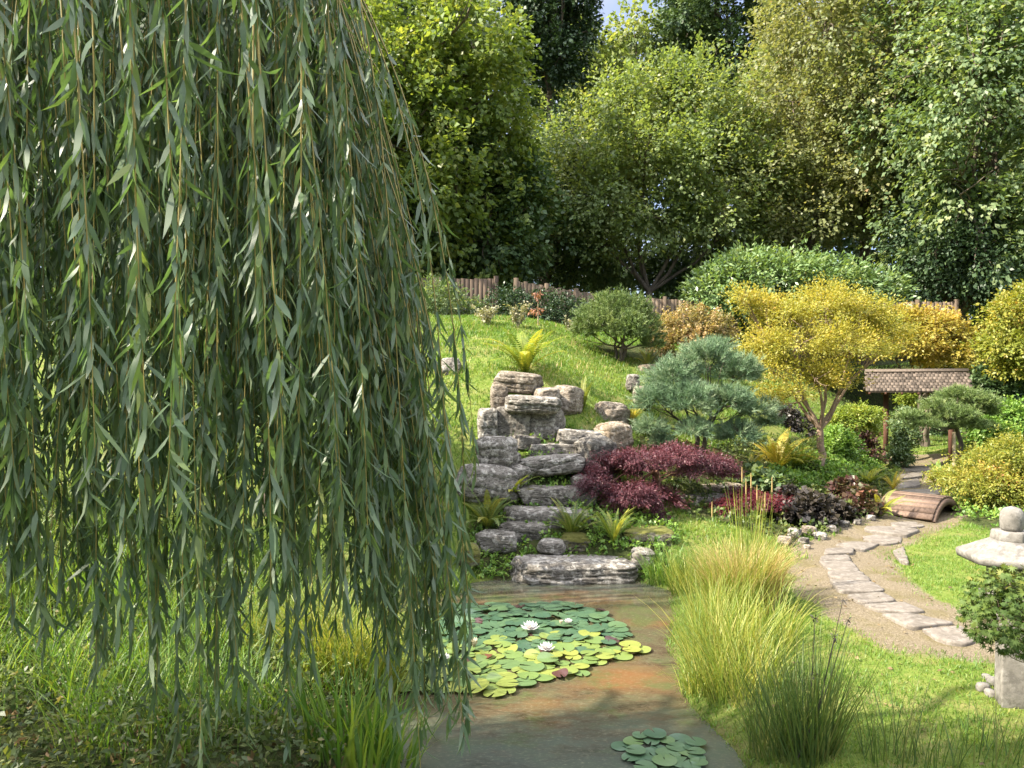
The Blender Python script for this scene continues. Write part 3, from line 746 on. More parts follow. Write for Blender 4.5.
big('sycamore_tree', 'bright lime green leafy tree just right of the willow curtain', 428, 128, 24, 3.3, 5.0, 3900, 13, .18, .14, 'bright', 1, 26, low=-.95)
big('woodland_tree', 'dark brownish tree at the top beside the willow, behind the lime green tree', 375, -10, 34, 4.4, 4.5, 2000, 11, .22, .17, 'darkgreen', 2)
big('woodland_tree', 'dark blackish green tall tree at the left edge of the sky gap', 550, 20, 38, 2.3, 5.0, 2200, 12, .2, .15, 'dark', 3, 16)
big('woodland_tree', 'distant mid green treetop just below the sky gap', 615, 95, 44, 4.2, 4.6, 1700, 10, .25, .2, 'mid', 4)
big('oak_tree', 'tall dark green tree with dense rounded clumps at the right edge of the sky gap', 722, 10, 40, 3.7, 5.6, 3200, 12, .2, .16, 'darkgreen', 5, 22)
big('woodland_tree', 'pale green feathery treetop between the dark tall tree and the brownish tree', 800, 120, 33, 2.6, 4.2, 1500, 12, .15, .10, 'mid', 6)
big('woodland_tree', 'large olive brown tinged tree filling the upper right', 865, 80, 28, 4.2, 6.4, 5200, 13, .15, .11, 'olive', 7, 34, twig=.7, frac=.33, low=-.9)
big('woodland_tree', 'large green tree with drooping leaf sprays at the right edge', 990, 120, 24, 3.4, 6.2, 4600, 12, .17, .11, 'green', 8, 34, droop=.6, frac=.33, low=-.95)
_b = gbase(648, 27)
tree('birch_tree', 'airy olive green tree with a bare forked trunk rising behind the fence', 'tree', _b, _b + np.array([.05, 0, 1.6]),
     [lob(*a_) for a_ in [(560, 185, 27.0, 30), (580, 140, 27.5, 36), (618, 112, 27.0, 34), (655, 92, 27.5, 30), (695, 104, 27.0, 38), (735, 135, 27.5, 38), (762, 178, 27.0, 32), (705, 165, 26.2, 44), (645, 160, 26.2, 46), (598, 200, 26.4, 38), (655, 215, 26.0, 34),
                          (715, 218, 26.4, 36), (755, 225, 27.0, 24), (548, 235, 27.0, 22), (610, 245, 26.4, 20), (680, 130, 28.3, 40), (535, 205, 27.5, 14), (672, 70, 27.5, 12), (640, 78, 27.5, 12)]],
     4200, 12, .8, .15, .105, 'mid', r=.15, hollow=.65, gap=-.05, twigs=6)
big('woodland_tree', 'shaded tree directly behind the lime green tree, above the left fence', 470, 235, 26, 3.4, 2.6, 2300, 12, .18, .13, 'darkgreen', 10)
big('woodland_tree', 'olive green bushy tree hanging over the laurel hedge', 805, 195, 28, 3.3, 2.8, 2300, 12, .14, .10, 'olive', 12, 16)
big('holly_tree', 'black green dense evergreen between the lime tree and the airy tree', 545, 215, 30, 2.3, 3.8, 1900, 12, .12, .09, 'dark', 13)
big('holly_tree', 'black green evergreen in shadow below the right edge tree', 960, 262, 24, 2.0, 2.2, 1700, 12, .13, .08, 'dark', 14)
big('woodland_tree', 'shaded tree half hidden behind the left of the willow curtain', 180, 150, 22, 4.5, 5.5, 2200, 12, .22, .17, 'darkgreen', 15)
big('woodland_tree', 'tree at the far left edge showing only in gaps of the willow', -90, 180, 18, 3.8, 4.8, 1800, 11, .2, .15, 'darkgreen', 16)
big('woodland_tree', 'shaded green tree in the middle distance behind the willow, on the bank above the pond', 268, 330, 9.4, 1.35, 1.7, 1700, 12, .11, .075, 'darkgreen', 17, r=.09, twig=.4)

# far wood behind everything
def far_wood():
    lb = []
    g = np.random.default_rng(5)
    for i in range(46):
        px = -150 + i * 29; Y = g.uniform(46, 52)
        top = np.interp(px, [-200, 480, 560, 600, 690, 780, 820, 1300], [-40, 0, 40, 62, 62, 50, 20, -60]) + g.normal() * 8
        ztop = pt(px, top, Y)[2]
        for zz in np.arange(3.0, ztop, 3.8):
            lb.append(((px - 512) / F * Y + g.normal() * .5, Y + g.normal(), min(zz, ztop - 2.4), 2.6, 2.2, 2.8))
    p, u = in_lobes(lb, 15000, .5, -2)
    mb = MB(); sprays(mb, p, u, 9, 1.6, .5, .42, .3)
    tag(obj('far_wood', mb.mesh('far_wood'), M['darkgreen']), 'dark mass of distant woodland behind the garden trees', None, kind='stuff')
far_wood()

# laurel hedge and hedge shrubs along the fence
def lobrow(pxs, tops, bots, Y, fy=1.0):
    out = []
    for px, t_, b_ in zip(pxs, tops, bots):
        r = (b_ - t_) / 2
        out.append(lob(px, (t_ + b_) / 2, Y, r, 1.0, fy))
    return out
bush('laurel_hedge', 'long glossy laurel hedge under the trees behind the fence', 'hedge', 790, 300, 23.2,
     lobrow([708, 728, 748, 768, 790, 815, 840, 862, 885], [280, 264, 257, 261, 256, 263, 265, 276, 281], [318] * 9, 23.4), 3400, 10, .5, .16, .065, 'laurel', stems=9, sp=1.2, r=.06, hollow=.3, upn=.7)
bush('clipped_shrub', 'low black green evergreen shrub in front of the middle fence', 'shrub', 545, 310, 19.5,
     lobrow([505, 520, 540, 560, 578], [290, 292, 294, 296, 300], [326, 328, 328, 330, 334], 19.6), 900, 10, .25, .07, .045, 'dark', stems=5, r=.03)
bush('clipped_shrub', 'grey green sprawling shrub beside the willow edge at the left fence', 'shrub', 452, 320, 19.0,
     [lob(445, 305, 19, 18), lob(462, 312, 19, 13), lob(430, 300, 19, 20), lob(478, 314, 19.2, 10)], 700, 10, .3, .09, .03, 'green', r=.03)
bush('woodland_shrub', 'dark leafy understorey shrub right of the airy tree trunk', 'shrub', 700, 290, 29,
     [lob(690, 262, 29, 28), lob(725, 270, 29, 26), lob(668, 270, 29, 20)], 900, 11, .5, .14, .08, 'darkgreen', r=.05)
bush('woodland_shrub', 'dark leafy understorey shrub left of the airy tree trunk', 'shrub', 600, 290, 29.5,
     [lob(585, 262, 29.5, 28), lob(615, 262, 29.5, 24), lob(632, 272, 29.5, 18)], 900, 11, .5, .14, .08, 'green', r=.05)

# ------------------------------------------------------------------ fences
def fence(label, x0, y0, x1, y1, ztop0, ztop1, hgt, mat, posts=2, wpk=.12):
    d = np.array([x1 - x0, y1 - y0]); Ln = np.linalg.norm(d); d /= Ln; a = math.atan2(d[1], d[0])
    n = int(Ln / wpk)
    t = thing('board_fence', label, 'fence', (x0, y0, ztop0 - hgt))
    mb = MB(); o = np.array([x0, y0, ztop0 - hgt])
    for i in range(n):
        f = (i + .5) / n
        zt = ztop0 + (ztop1 - ztop0) * f + rng.normal() * .012
        mb.box((x0 + d[0] * Ln * f, y0 + d[1] * Ln * f, zt - hgt / 2), (wpk * .93, .02, hgt), rz=a + rng.normal() * .02, rnd=rng.random())
    obj('board_panel', mb.mesh('board_panel', False, o), M[mat], t)
    rl = MB()
    for h in (.25, hgt - .3):
        rl.box((x0 + d[0] * Ln / 2 - d[1] * -.04, y0 + d[1] * Ln / 2 + .045, (ztop0 + ztop1) / 2 - hgt + h), (Ln, .05, .07), rz=a, ry=-math.atan2(ztop1 - ztop0, Ln))
    obj('rail', rl.mesh('rail', False, o), M[mat], t)
    for i in range(posts):
        f = i / max(1, posts - 1)
        pb = MB(); pb.box((x0 + d[0] * Ln * f, y0 + d[1] * Ln * f - .06, ztop0 + (ztop1 - ztop0) * f - hgt / 2 + .03), (.1, .1, hgt + .08), rz=a, rnd=.2)
        obj('post', pb.mesh('post', False, o), M[mat], t)
def fpt(px, py, Y): p = pt(px, py, Y); return p[0], p[1], p[2]
for lb_, a, b, hgt, mt, np_ in (
    ('dark brown board fence at the left, beside the willow edge', (405, 277, 19.6), (496, 279, 20.6), 1.6, 'fence_dark', 2),
    ('reddish brown board fence in the middle, above the low dark shrub', (516, 281, 20.5), (604, 296, 22.0), 1.5, 'fence', 4),
    ('brown board fence behind the round pine bush and the cream shrub', (628, 297, 23.0), (735, 303, 23.6), 1.5, 'fence', 4),
    ('pale brown board fence below the laurel hedge, above the gate', (800, 303, 22.4), (955, 302, 22.6), 1.7, 'fence', 5)):
    p0, p1 = fpt(*a), fpt(*b)
    fence(lb_, p0[0], p0[1], p1[0], p1[1], p0[2], p1[2], hgt, mt, np_)

# ------------------------------------------------------------------ garden shrubs and small trees
# round pine bush on the mound
b = gbase(620, 15.4)
pine('round_pine_bush', 'round clipped pine bush with fanned bare stems on top of the grassy mound', b, b + np.array([0, 0, .25]),
     [lob(593, 320, 15.4, 21, .85), lob(612, 309, 15.4, 23, .85), lob(632, 312, 15.4, 22, .85), lob(646, 328, 15.4, 19, .85), lob(605, 324, 15.1, 22, .8), lob(628, 327, 15.0, 22, .8), lob(653, 342, 15.3, 13, .8), lob(583, 328, 15.5, 14, .9), lob(615, 318, 15.7, 24, .9)],
     3400, 20, .075, .011, 'pine', 'bark', .07, stems=4, cat='bush', sp=.12, hollow=.4)
# blue pine
b = gbase(700, 12.3)
pine('blue_pine', 'large blue green pine with long soft needles behind the purple maple', b, b + np.array([.02, 0, .5]),
     [lob(705, 360, 12.3, 28.2, 0.68), lob(672, 374, 12.2, 26.4, 0.68), lob(735, 370, 12.3, 26.4, 0.68), lob(657, 398, 12.1, 22.0, 0.72), lob(690, 400, 11.9, 28.2, 0.68), lob(727, 402, 12.0, 26.4, 0.68),
      lob(757, 408, 12.2, 19.4, 0.68), lob(653, 425, 12.0, 17.6, 0.68), lob(690, 428, 11.8, 21.1, 0.59), lob(738, 432, 12.0, 22.9, 0.59), lob(766, 420, 12.3, 14.1, 0.59), lob(718, 346, 12.4, 15.8, 0.59), lob(660, 440, 12.0, 12.3, 0.59)],
     3600, 26, .10, .0075, 'bluepine', 'bark', .06, hollow=.5, gap=-.12, cone=.5, stems=2, twigs=5)
# cloud pine by the gate
b = gbase(962, 15.6)
pine('cloud_pine', 'small pine trained into flat cloud layers in front of the gate', b, b + np.array([-.12, 0, .95]),
     [lob(958, 396, 15.6, 20, .5), lob(978, 402, 15.6, 19, .5), lob(938, 406, 15.4, 17, .5), lob(912, 416, 15.4, 14, .45), lob(925, 424, 15.3, 17, .4), lob(955, 414, 15.3, 22, .45),
      lob(985, 412, 15.7, 14, .5), lob(968, 425, 15.4, 19, .4), lob(986, 426, 15.5, 12, .4)],
     2300, 20, .085, .010, 'pine', 'bark', .05, hollow=.4, bottom=-.3, gap=-.6)

def maple(name, label, px, Y, fork_up, lobes, n, k, twig, L, W, mat, bark, r, stems=1, cat='tree', **kw):
    base = gbase(px, Y)
    return tree(name, label, cat, base, base + np.array([0, 0, fork_up]), lobes, n, k, twig, L, W, mat, bark, r, stems=stems, **kw)
maple('yellow_maple', 'golden yellow Japanese maple with pale forked trunk left of the gate', 820, 13.5, .75,
      [lob(*a) for a in [(760, 308, 13.6, 20, 0.60), (745, 296, 13.6, 12, 0.60), (790, 318, 13.3, 26, 0.60), (825, 305, 13.6, 28, 0.68), (860, 312, 13.6, 26, 0.60), (885, 330, 13.7, 24, 0.60), (800, 345, 13.0, 28, 0.60),
       (765, 340, 13.4, 24, 0.60), (840, 345, 13.1, 30, 0.60), (862, 352, 13.4, 24, 0.60), (775, 372, 13.2, 24, 0.75), (815, 378, 12.9, 24, 0.60), (842, 380, 13.2, 22, 0.68), (755, 358, 13.5, 18, 0.85), (785, 332, 13.8, 30, 0.85), (830, 330, 13.8, 34, 0.85), (865, 340, 13.8, 28, 0.85), (768, 398, 13.1, 15, 0.75), (795, 392, 12.8, 14, 0.75)]],
      6000, 10, .24, .05, .021, 'yellow', 'bark_pale', .07, droop=.15, bottom=-.5, gap=-.02, twigs=6, hollow=.6, sag=.14)
maple('orange_maple', 'yellow and orange maple rising directly behind the gate roof', 925, 20.5, 1.2,
      [lob(*a) for a in [(900, 325, 20.5, 24, .55), (930, 330, 20.3, 26, .55), (955, 342, 20.5, 24, .55), (915, 345, 20.0, 26, .5), (945, 358, 20.0, 22, .5), (970, 352, 20.8, 14, .5), (885, 340, 20.8, 18, .5)]],
      2600, 11, .3, .085, .05, 'yellow_orange', 'bark', .09, stems=3, droop=.2, bottom=-.6)
maple('golden_maple', 'yellow green maple cut off by the right edge above the dark shrubs', 1050, 17.5, 1.2,
      [lob(*a) for a in [(1010, 318, 17.5, 26, .6), (1040, 310, 17.5, 34, .7), (1005, 345, 17.3, 22, .6), (1035, 350, 17.2, 30, .6), (1012, 368, 17.3, 16, .5), (1065, 330, 17.5, 34, .7)]],
      2200, 11, .3, .08, .05, 'yellow_green', 'bark', .09, stems=2, droop=.2)
maple('laceleaf_maple', 'large deep purple laceleaf maple arching over the rocks', 655, 10.9, .45,
      [lob(*a) for a in [(615, 470, 10.6, 24, .55, .9), (645, 462, 10.6, 24, .45, .9), (680, 458, 10.9, 24, .4, .9), (600, 488, 10.4, 20, .6, .9), (630, 496, 10.3, 24, .55, .9), (660, 500, 10.4, 20, .6, .9), (710, 465, 11.0, 20, .4, .9),
       (725, 474, 11.0, 14, .5, .9), (657, 514, 10.3, 10, .8), (690, 474, 10.8, 14, .4), (618, 510, 10.3, 12, .5)]],
      3600, 14, .13, .045, .011, 'red', 'bark_red', .05, droop=.75, bottom=-.35, gap=-.25, hollow=.4, upn=.6, sag=-.2, cat='shrub')
maple('laceleaf_maple', 'low crimson laceleaf maple beside the dark heuchera and reeds', 762, 10.9, .15,
      [lob(*a) for a in [(730, 510, 10.7, 16, .5), (755, 505, 10.8, 18, .5), (780, 506, 10.8, 15, .5), (742, 498, 11.0, 13, .5), (715, 512, 10.8, 12, .5)]],
      1500, 13, .12, .042, .012, 'redder', 'bark_red', .03, droop=.7, bottom=-.2, upn=.6, cat='shrub')
bush('cream_shrub', 'cream and salmon tinged shrub between the round pine bush and the yellow maple', 'shrub', 690, 360, 16.6,
     [lob(*a) for a in [(668, 330, 16.6, 14), (688, 322, 16.7, 15), (705, 324, 16.7, 14), (680, 345, 16.4, 15), (702, 342, 16.5, 16), (722, 330, 16.8, 12), (660, 345, 16.4, 10)]],
     1100, 11, .2, .065, .035, 'cream', r=.03)
bush('weeping_yellow_shrub', 'broad yellow green maple shrub tinged orange on the right bank', 'shrub', 1005, 520, 12.2,
     [lob(*a) for a in [(985, 470, 12.2, 24, .7), (1015, 458, 12.3, 26, .7), (965, 485, 12.0, 16, .7), (1000, 492, 11.8, 26, .6), (1030, 480, 12.0, 30, .7), (1015, 508, 11.7, 20, .5), (1040, 505, 11.8, 26, .5), (945, 478, 12.6, 11, .5)]],
     2800, 12, .2, .05, .022, 'yellow_green', r=.03, droop=.35)
bush('laurel_shrub', 'glossy dark green shrub under the golden maple at the right edge', 'shrub', 1010, 400, 18.0,
     [lob(*a) for a in [(985, 388, 18, 14), (1005, 386, 18, 16), (1028, 388, 18, 20), (1000, 398, 17.8, 16)]], 900, 10, .3, .12, .06, 'darkgreen', r=.03)
bush('leafy_shrub', 'fresh light green shrub below the glossy dark one at the right edge', 'shrub', 1010, 440, 16.6,
     [lob(*a) for a in [(985, 424, 16.6, 12), (1005, 420, 16.6, 13), (1025, 420, 16.6, 16), (1000, 432, 16.4, 14)]], 800, 10, .25, .08, .045, 'cover', r=.02)
bush('gate_shrub', 'square shrub with yellow green top around the left gate post', 'shrub', 868, 462, 16.4,
     [lob(*a) for a in [(843, 420, 16.4, 11, .5), (859, 416, 16.3, 13, .5), (870, 417, 16.8, 10, .5), (849, 430, 16.3, 12, .8), (865, 430, 16.6, 10, .8)]],
     1100, 10, .2, .055, .035, 'fern', r=.025, bottom=-.5)
bush('gate_shrub', 'dark bronze leaved shrub at the foot of the gate post', 'shrub', 868, 466, 16.1,
     [lob(*a) for a in [(851, 446, 16.1, 13, .9), (865, 448, 16.0, 11, .9), (873, 458, 15.9, 7, .9), (841, 452, 16.2, 9)]],
     700, 10, .18, .07, .045, 'maroon', r=.02)
bush('gate_shrub', 'narrow upright green shrub on the right of the left gate post', 'shrub', 905, 462, 17.2,
     [lob(*a) for a in [(904, 420, 17.2, 9), (906, 434, 17.2, 10), (905, 448, 17.1, 10), (900, 456, 17.0, 9)]], 700, 10, .18, .06, .04, 'green', r=.02)
bush('leafy_shrub', 'soft green shrub between the maple trunk and the gate shrub', 'shrub', 845, 466, 14.8,
     [lob(*a) for a in [(838, 442, 14.8, 12), (850, 450, 14.6, 11), (832, 454, 14.6, 10)]], 600, 10, .16, .06, .035, 'cover', r=.02)
bush('leafy_shrub', 'dark green rounded shrub seen through the gate', 'shrub', 915, 445, 23.0,
     [lob(*a) for a in [(905, 432, 23, 11, .8), (922, 430, 23, 13, .9), (938, 434, 23, 12, .8)]], 700, 10, .25, .08, .05, 'darkgreen', r=.03)
bush('multi_stem_shrub', 'pale multi stemmed shrub standing right behind the gate opening', 'shrub', 918, 425, 21.0,
     [lob(*a) for a in [(908, 398, 21, 7), (922, 396, 21, 8), (930, 400, 21, 6)]], 260, 9, .25, .08, .045, 'fern', bark='bark_pale', r=.06, stems=5, sp=.35)
bush('purple_shrub', 'dark purple leaved shrub behind the golden ferns, between blue pine and maple trunk', 'shrub', 790, 450, 15.5,
     [lob(*a) for a in [(782, 424, 15.5, 14), (800, 430, 15.5, 12), (770, 432, 15.6, 12)]], 500, 10, .2, .07, .045, 'purple', r=.02)
# heucheras and bronze-leaved perennials
for lb_, px, Y, ll, n, mt in (
    ('slaty dark heuchera beside the crimson laceleaf maple', 800, 10.9, [(790, 500, 10.9, 14, .6), (806, 506, 10.7, 13, .6), (795, 514, 10.6, 12, .5)], 330, 'purple'),
    ('slaty dark heuchera at the path edge, below the bronze one', 826, 11.0, [(822, 508, 11.0, 15, .6), (836, 514, 10.8, 12, .5), (820, 520, 10.6, 11, .5)], 330, 'purple'),
    ('bronze and maroon heuchera beside the small bright fern', 856, 11.6, [(848, 492, 11.8, 13, .7), (862, 500, 11.5, 13, .7), (852, 508, 11.3, 12, .6), (868, 510, 11.3, 9, .6)], 420, 'maroon'),
    ('dark green leafy clump below the blue pine', 760, 11.9, [(752, 478, 11.9, 13, .7), (768, 484, 11.7, 11, .7)], 300, 'green')):
    bush('heuchera' if 'heuchera' in lb_ else 'leafy_clump', lb_, 'plant', px, 0, Y, [lob(*a) for a in ll], n, 6, .09, .085, .08, mt, r=.01, stems=4, upn=1.2, flat=.5, bottom=-.3)

# ground cover under the maple
def cover(name, label, poly, n, L, W, mat, hgt, kind='stuff', k=5):
    P = np.array(poly); lo, hi = P.min(0), P.max(0)
    q = rng.uniform(lo, hi, (n * 4, 2)); q = q[poly_sd(q[:, 0], q[:, 1], poly) < 0][:n]
    q = q[poly_sd(q[:, 0], q[:, 1], POND) > .02]
    w = wob(np.stack([q[:, 0], q[:, 1], q[:, 0] * 0], 1), 3., 2.)
    q = q[w + rng.normal(size=len(q)) * .3 > -.55]
    p = np.stack([q[:, 0], q[:, 1], height(q[:, 0], q[:, 1]) + rng.random(len(q)) * hgt * (1 + .6 * wob(np.stack([q[:, 0], q[:, 1], q[:, 0] * 0], 1), 2.2, 4.))], 1)
    o = rand_dirs(len(p)); o[:, 2] = abs(o[:, 2]) + .3
    mb = MB(); sprays(mb, p, o, k, .08, L, W, .1, 1.2, 1.0)
    return tag(obj(name, mb.mesh(name), M[mat]), label, None, kind=kind)
cover('ground_cover', 'fresh green leafy ground cover under the yellow maple', gpoly([(765, 478), (800, 492), (850, 490), (884, 478), (880, 464), (830, 462), (780, 462)]), 1500, .06, .045, 'cover', .2)
cover('ground_cover', 'mixed leafy ground cover among the rocks', BED3, 1700, .05, .035, 'cover', .08)
cover('ground_cover', 'mixed low plants along the planted bed', BED1, 2600, .06, .04, 'under', .12)
cover('ground_cover', 'low green plants on the right bank', BED4, 1000, .055, .04, 'cover', .12)
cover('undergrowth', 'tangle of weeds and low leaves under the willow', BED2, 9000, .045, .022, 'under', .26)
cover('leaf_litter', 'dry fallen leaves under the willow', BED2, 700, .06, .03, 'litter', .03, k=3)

# ------------------------------------------------------------------ ferns and perennials
def fern_thing(label, px, py, n, L, W, mat, Y=None, name='fern', cat='fern', **kw):
    b = gp(px, py) if Y is None else gbase(px, Y)
    mb = MB(); fern(mb, b, n, L, W, **kw)
    return tag(obj(name, mb.mesh(name, False, b), M[mat], loc=b), label, cat)
fern_thing('big pale yellow green fern right above the topmost rock', 525, 374, 25, 1.03, 0.233, 'fern', bend=1.20, lean=0.48)
fern_thing('broad olive fern at the left foot of the steps, beside the willow edge', 488, 530, 25, 0.67, 0.117, 'fern_dark', bend=1.20, lean=0.56)
fern_thing('bright strap leaved fern in front of the grey layered boulder', 512, 500, 20, 0.52, 0.054, 'fern', simple=True, pin=10, bend=1.08, lean=0.62)
fern_thing('dark olive fern in the middle of the steps', 572, 538, 25, 0.59, 0.099, 'fern_dark', bend=1.08, lean=0.56)
fern_thing('upright light green fern below the purple maple', 613, 545, 20, 0.56, 0.072, 'fern', bend=0.84, lean=0.56)
fern_thing('golden fern beside the stripy rock left of the blue pine', 632, 424, 16, 0.43, 0.090, 'fern_gold', bend=1.08)
fern_thing('olive sword fern right beside the split boulder', 583, 410, 16, 0.54, 0.072, 'fern_dark', bend=0.72, lean=0.48)
fern_thing('olive sword fern right below the round pine bush', 648, 368, 16, 0.59, 0.090, 'fern_dark', bend=0.96, lean=0.56)
fern_thing('tall golden fern left of the maple trunk', 778, 470, 24, 0.92, 0.180, 'fern_gold', bend=1.20, lean=0.56)
fern_thing('yellow green spreading fern just left of the maple trunk', 797, 470, 21, 0.76, 0.162, 'fern', bend=1.20, lean=0.62)
fern_thing('small golden fern in front of the blue pine', 752, 476, 17, 0.54, 0.107, 'fern_gold', bend=1.08, lean=0.62)
fern_thing('small bright green fern left of the bridge', 880, 517, 17, 0.54, 0.107, 'fern', bend=1.08, lean=0.62)
fern_thing('yellow green fern behind the bronze heuchera', 868, 485, 17, 0.54, 0.117, 'fern', bend=1.08, lean=0.62)
fern_thing('pale grassy plant at the path side, left of the bridge', 893, 490, 16, 0.43, 0.054, 'fern_gold', bend=0.96, lean=0.62)
fern_thing('small green shrubby fern at the path beyond the bridge', 938, 476, 17, 0.43, 0.107, 'cover', bend=1.08, lean=0.62)

def perennial(label, px, py, h, n, mat, name='perennial'):
    b = gp(px, py); mb = MB()
    for i in range(n):
        e = b + np.array([rng.normal() * h * .28, rng.normal() * h * .2, h * rng.uniform(.6, 1.0)])
        mb.tube(np.stack([b, (b + e) / 2 + rng.normal(size=3) * .02, e]), np.array([.008, .006, .003]), 4, rnd=.3)
        p = np.linspace(.35, 1, 14)[:, None] * (e - b) + b
        sprays(mb, p, rand_dirs(14), 4, .08, .06, .035, .1)
    return tag(obj(name, mb.mesh(name, False, b), M[mat], loc=b), label, 'plant')
perennial('pale seeding perennial on the mound crest, nearest the left fence', 487, 325, .45, 9, 'pale')
perennial('pale seeding perennial on the mound crest, just left of the salmon sapling', 518, 328, .55, 10, 'pale')
perennial('small pale tuft on the mound crest beside the round pine bush', 569, 332, .4, 6, 'pale')
# salmon sapling with its stake
b = gp(538, 326); mb = MB()
e = b + np.array([0, 0, .62]); mb.tube(np.stack([b, (b + e) / 2, e]), np.array([.012, .009, .004]), 5)
t = thing('sapling', 'young salmon pink leaved sapling on the mound crest', 'sapling', b)
obj('stem', mb.mesh('stem', True, b), M['stake'], t)
mb = MB(); p = np.concatenate([e + rng.normal(size=(16, 3)) * [.06, .06, .04], b + np.array([0, 0, .32]) + rng.normal(size=(18, 3)) * [.12, .1, .03]])
sprays(mb, p, rand_dirs(len(p)), 4, .06, .07, .035, .2)
obj('leaves', mb.mesh('leaves', False, b), M['salmon'], t)
perennial('reddish brown plant on the mound, seen through the willow edge', 416, 325, .4, 7, 'cream')

# ------------------------------------------------------------------ tall grasses, rushes, irises
def grass_thing(name, label, cat, specs, parts_base):
    """specs: (part name, material, list of clump args)"""
    b = np.asarray(parts_base); t = thing(name, label, cat, b)
    for pn, mat, cl in specs:
        mb = MB()
        for c in cl: clump(mb, *c[:1], **c[1])
        obj(pn, mb.mesh(pn, False, b), M[mat], t)
    return t
def G(px, Y): return gbase(px, Y)
c1 = G(735, 7.3)
t = grass_thing('ornamental_grass', 'tall straw coloured grass clump at the pond edge', 'grass clump', [
    ('blades', 'reed', [(G(735, 7.2), dict(rad=.27, n=850, L=.74, W=.007, bend=.7, lean=.2, seg=5)), (G(712, 6.7), dict(rad=.18, n=330, L=.62, W=.007, bend=.6, lean=.26, seg=5))]),
    ('seed_heads', 'straw', [(G(742, 7.3), dict(rad=.29, n=1100, L=.76, W=.008, bend=.95, lean=.16, seg=5)), (G(762, 7.5), dict(rad=.19, n=330, L=.62, W=.008, bend=.9, lean=.25, seg=5))])], c1)
b = G(748, 7.6); mb = MB(); cat_ = MB()
t = thing('bulrush_clump', 'sparse upright bulrush stems rising above the straw coloured grass', 'reeds', b)
clump(mb, b, .16, 46, 1.15, .012, .12, .08, 5, .2, .8)
for (px, top) in ((742, 480), (746, 492), (757, 498), (765, 505), (751, 486), (772, 490), (712, 515)):
    s = G(px, 7.6); e = pt(px, top, 7.6); mb.tube(np.stack([s, (s + e) / 2, e]), np.array([.004, .0035, .003]), 5, rnd=.4)
    cat_ = MB(); cat_.tube(np.stack([e - np.array([0, 0, .02]), e + np.array([0, 0, .04]), e + np.array([0, 0, .13])]), np.array([.005, .0065, .003]), 6, rnd=.8); obj('seed_head', cat_.mesh('seed_head', True, b), M['straw'], t)
obj('stems', mb.mesh('stems', False, b), M['reed'], t)
grass_thing('sedge_clump', 'bright yellow green sedge leaning over the water', 'grass clump', [
    ('blades', 'reed', [(G(722, 6.0), dict(rad=.26, n=420, L=.72, W=.007, bend=.6, lean=.4, seg=5)), (G(742, 5.5), dict(rad=.26, n=420, L=.6, W=.007, bend=.7, lean=.35, seg=5)), (G(770, 6.4), dict(rad=.2, n=200, L=.6, W=.007, bend=.8, lean=.35, seg=5)),
                      (G(700, 5.7), dict(rad=.14, n=160, L=.35, W=.008, bend=1.2, lean=.5, seg=4))])], G(725, 5.9))
b = G(808, 4.55); t = grass_thing('rush_clump', 'dark green spiky rush clump at the lower pond corner', 'rushes', [
    ('stems', 'rush', [(b, dict(rad=.17, n=330, L=.74, W=.007, bend=.25, lean=.38, seg=4)), (G(775, 4.7), dict(rad=.16, n=160, L=.55, W=.006, bend=.4, lean=.4, seg=4))])], b)
mb = MB()
for (px, top) in ((815, 618), (848, 620), (835, 638), (816, 675), (843, 600)):
    e = pt(px, top, 4.6); mb.tube(np.stack([b + rng.normal(size=3) * [.05, .05, 0], (b + e) / 2, e]), np.array([.004, .003, .002]), 4)
    sprays(mb, np.tile(e, (5, 1)), rand_dirs(5), 4, .03, .025, .008)
obj('seed_heads', mb.mesh('seed_heads', False, b), M['purple'], t)
for lb_, px, Y, n, L in (('thin rush tuft in the grass at the bottom edge, right of the dark rush clump', 885, 4.4, 60, .5), ('thin rush tuft near the lower right corner, in front of the lantern', 990, 4.35, 40, .42), ('sparse rush tuft at the bottom edge between the other two tufts', 935, 4.3, 40, .35)):
    b = G(px, Y); mb = MB(); clump(mb, b, .16, n, L, .0055, .3, .3, 4)
    tag(obj('rush_tuft', mb.mesh('rush_tuft', False, b), M['rush'], loc=b), lb_, 'rushes', 'thin rush tufts in the lawn')
for lb_, nm, px, Y, rad, n, L, W, bend, lean, mt in (
    ('sunlit fountain of yellow green grass under the willow edge at the pond', 'ornamental_grass', 345, 5.7, .40, 1300, .82, .0085, 1.0, .35, 'reed'),
    ('low golden grass behind the sunlit fountain grass', 'ornamental_grass', 290, 6.1, .32, 500, .55, .009, 1.0, .4, 'reed'),
    ('bright green iris blades at the lower edge beside the willow tips', 'iris_clump', 350, 4.45, .26, 120, .62, .022, .5, .3, 'iris'),
    ('bright green iris blades by the water, right of the others', 'iris_clump', 388, 4.6, .16, 70, .5, .02, .5, .35, 'iris'),
    ('dark upright iris clump in shade at the left, behind the willow tips', 'iris_clump', 105, 6.3, .3, 110, .75, .026, .4, .25, 'iris'),
    ('dark upright iris clump in shade at the left edge', 'iris_clump', 20, 6.2, .3, 90, .7, .024, .4, .25, 'rush'),
    ('grass tuft at the pond edge below the purple maple', 'ornamental_grass', 665, 8.9, .22, 260, .42, .008, .8, .35, 'iris'),
    ('grass tuft at the far right corner of the pond', 'ornamental_grass', 690, 8.5, .25, 300, .5, .008, .8, .35, 'reed'),
    ('grassy weeds at the left corner of the pond', 'ornamental_grass', 440, 8.6, .3, 300, .35, .01, .9, .4, 'iris')):
    b = G(px, Y); mb = MB(); clump(mb, b, rad, n, L, W, bend, lean, 5)
    tag(obj(nm, mb.mesh(nm, False, b), M[mt], loc=b), lb_, 'irises' if nm == 'iris_clump' else 'grass clump')

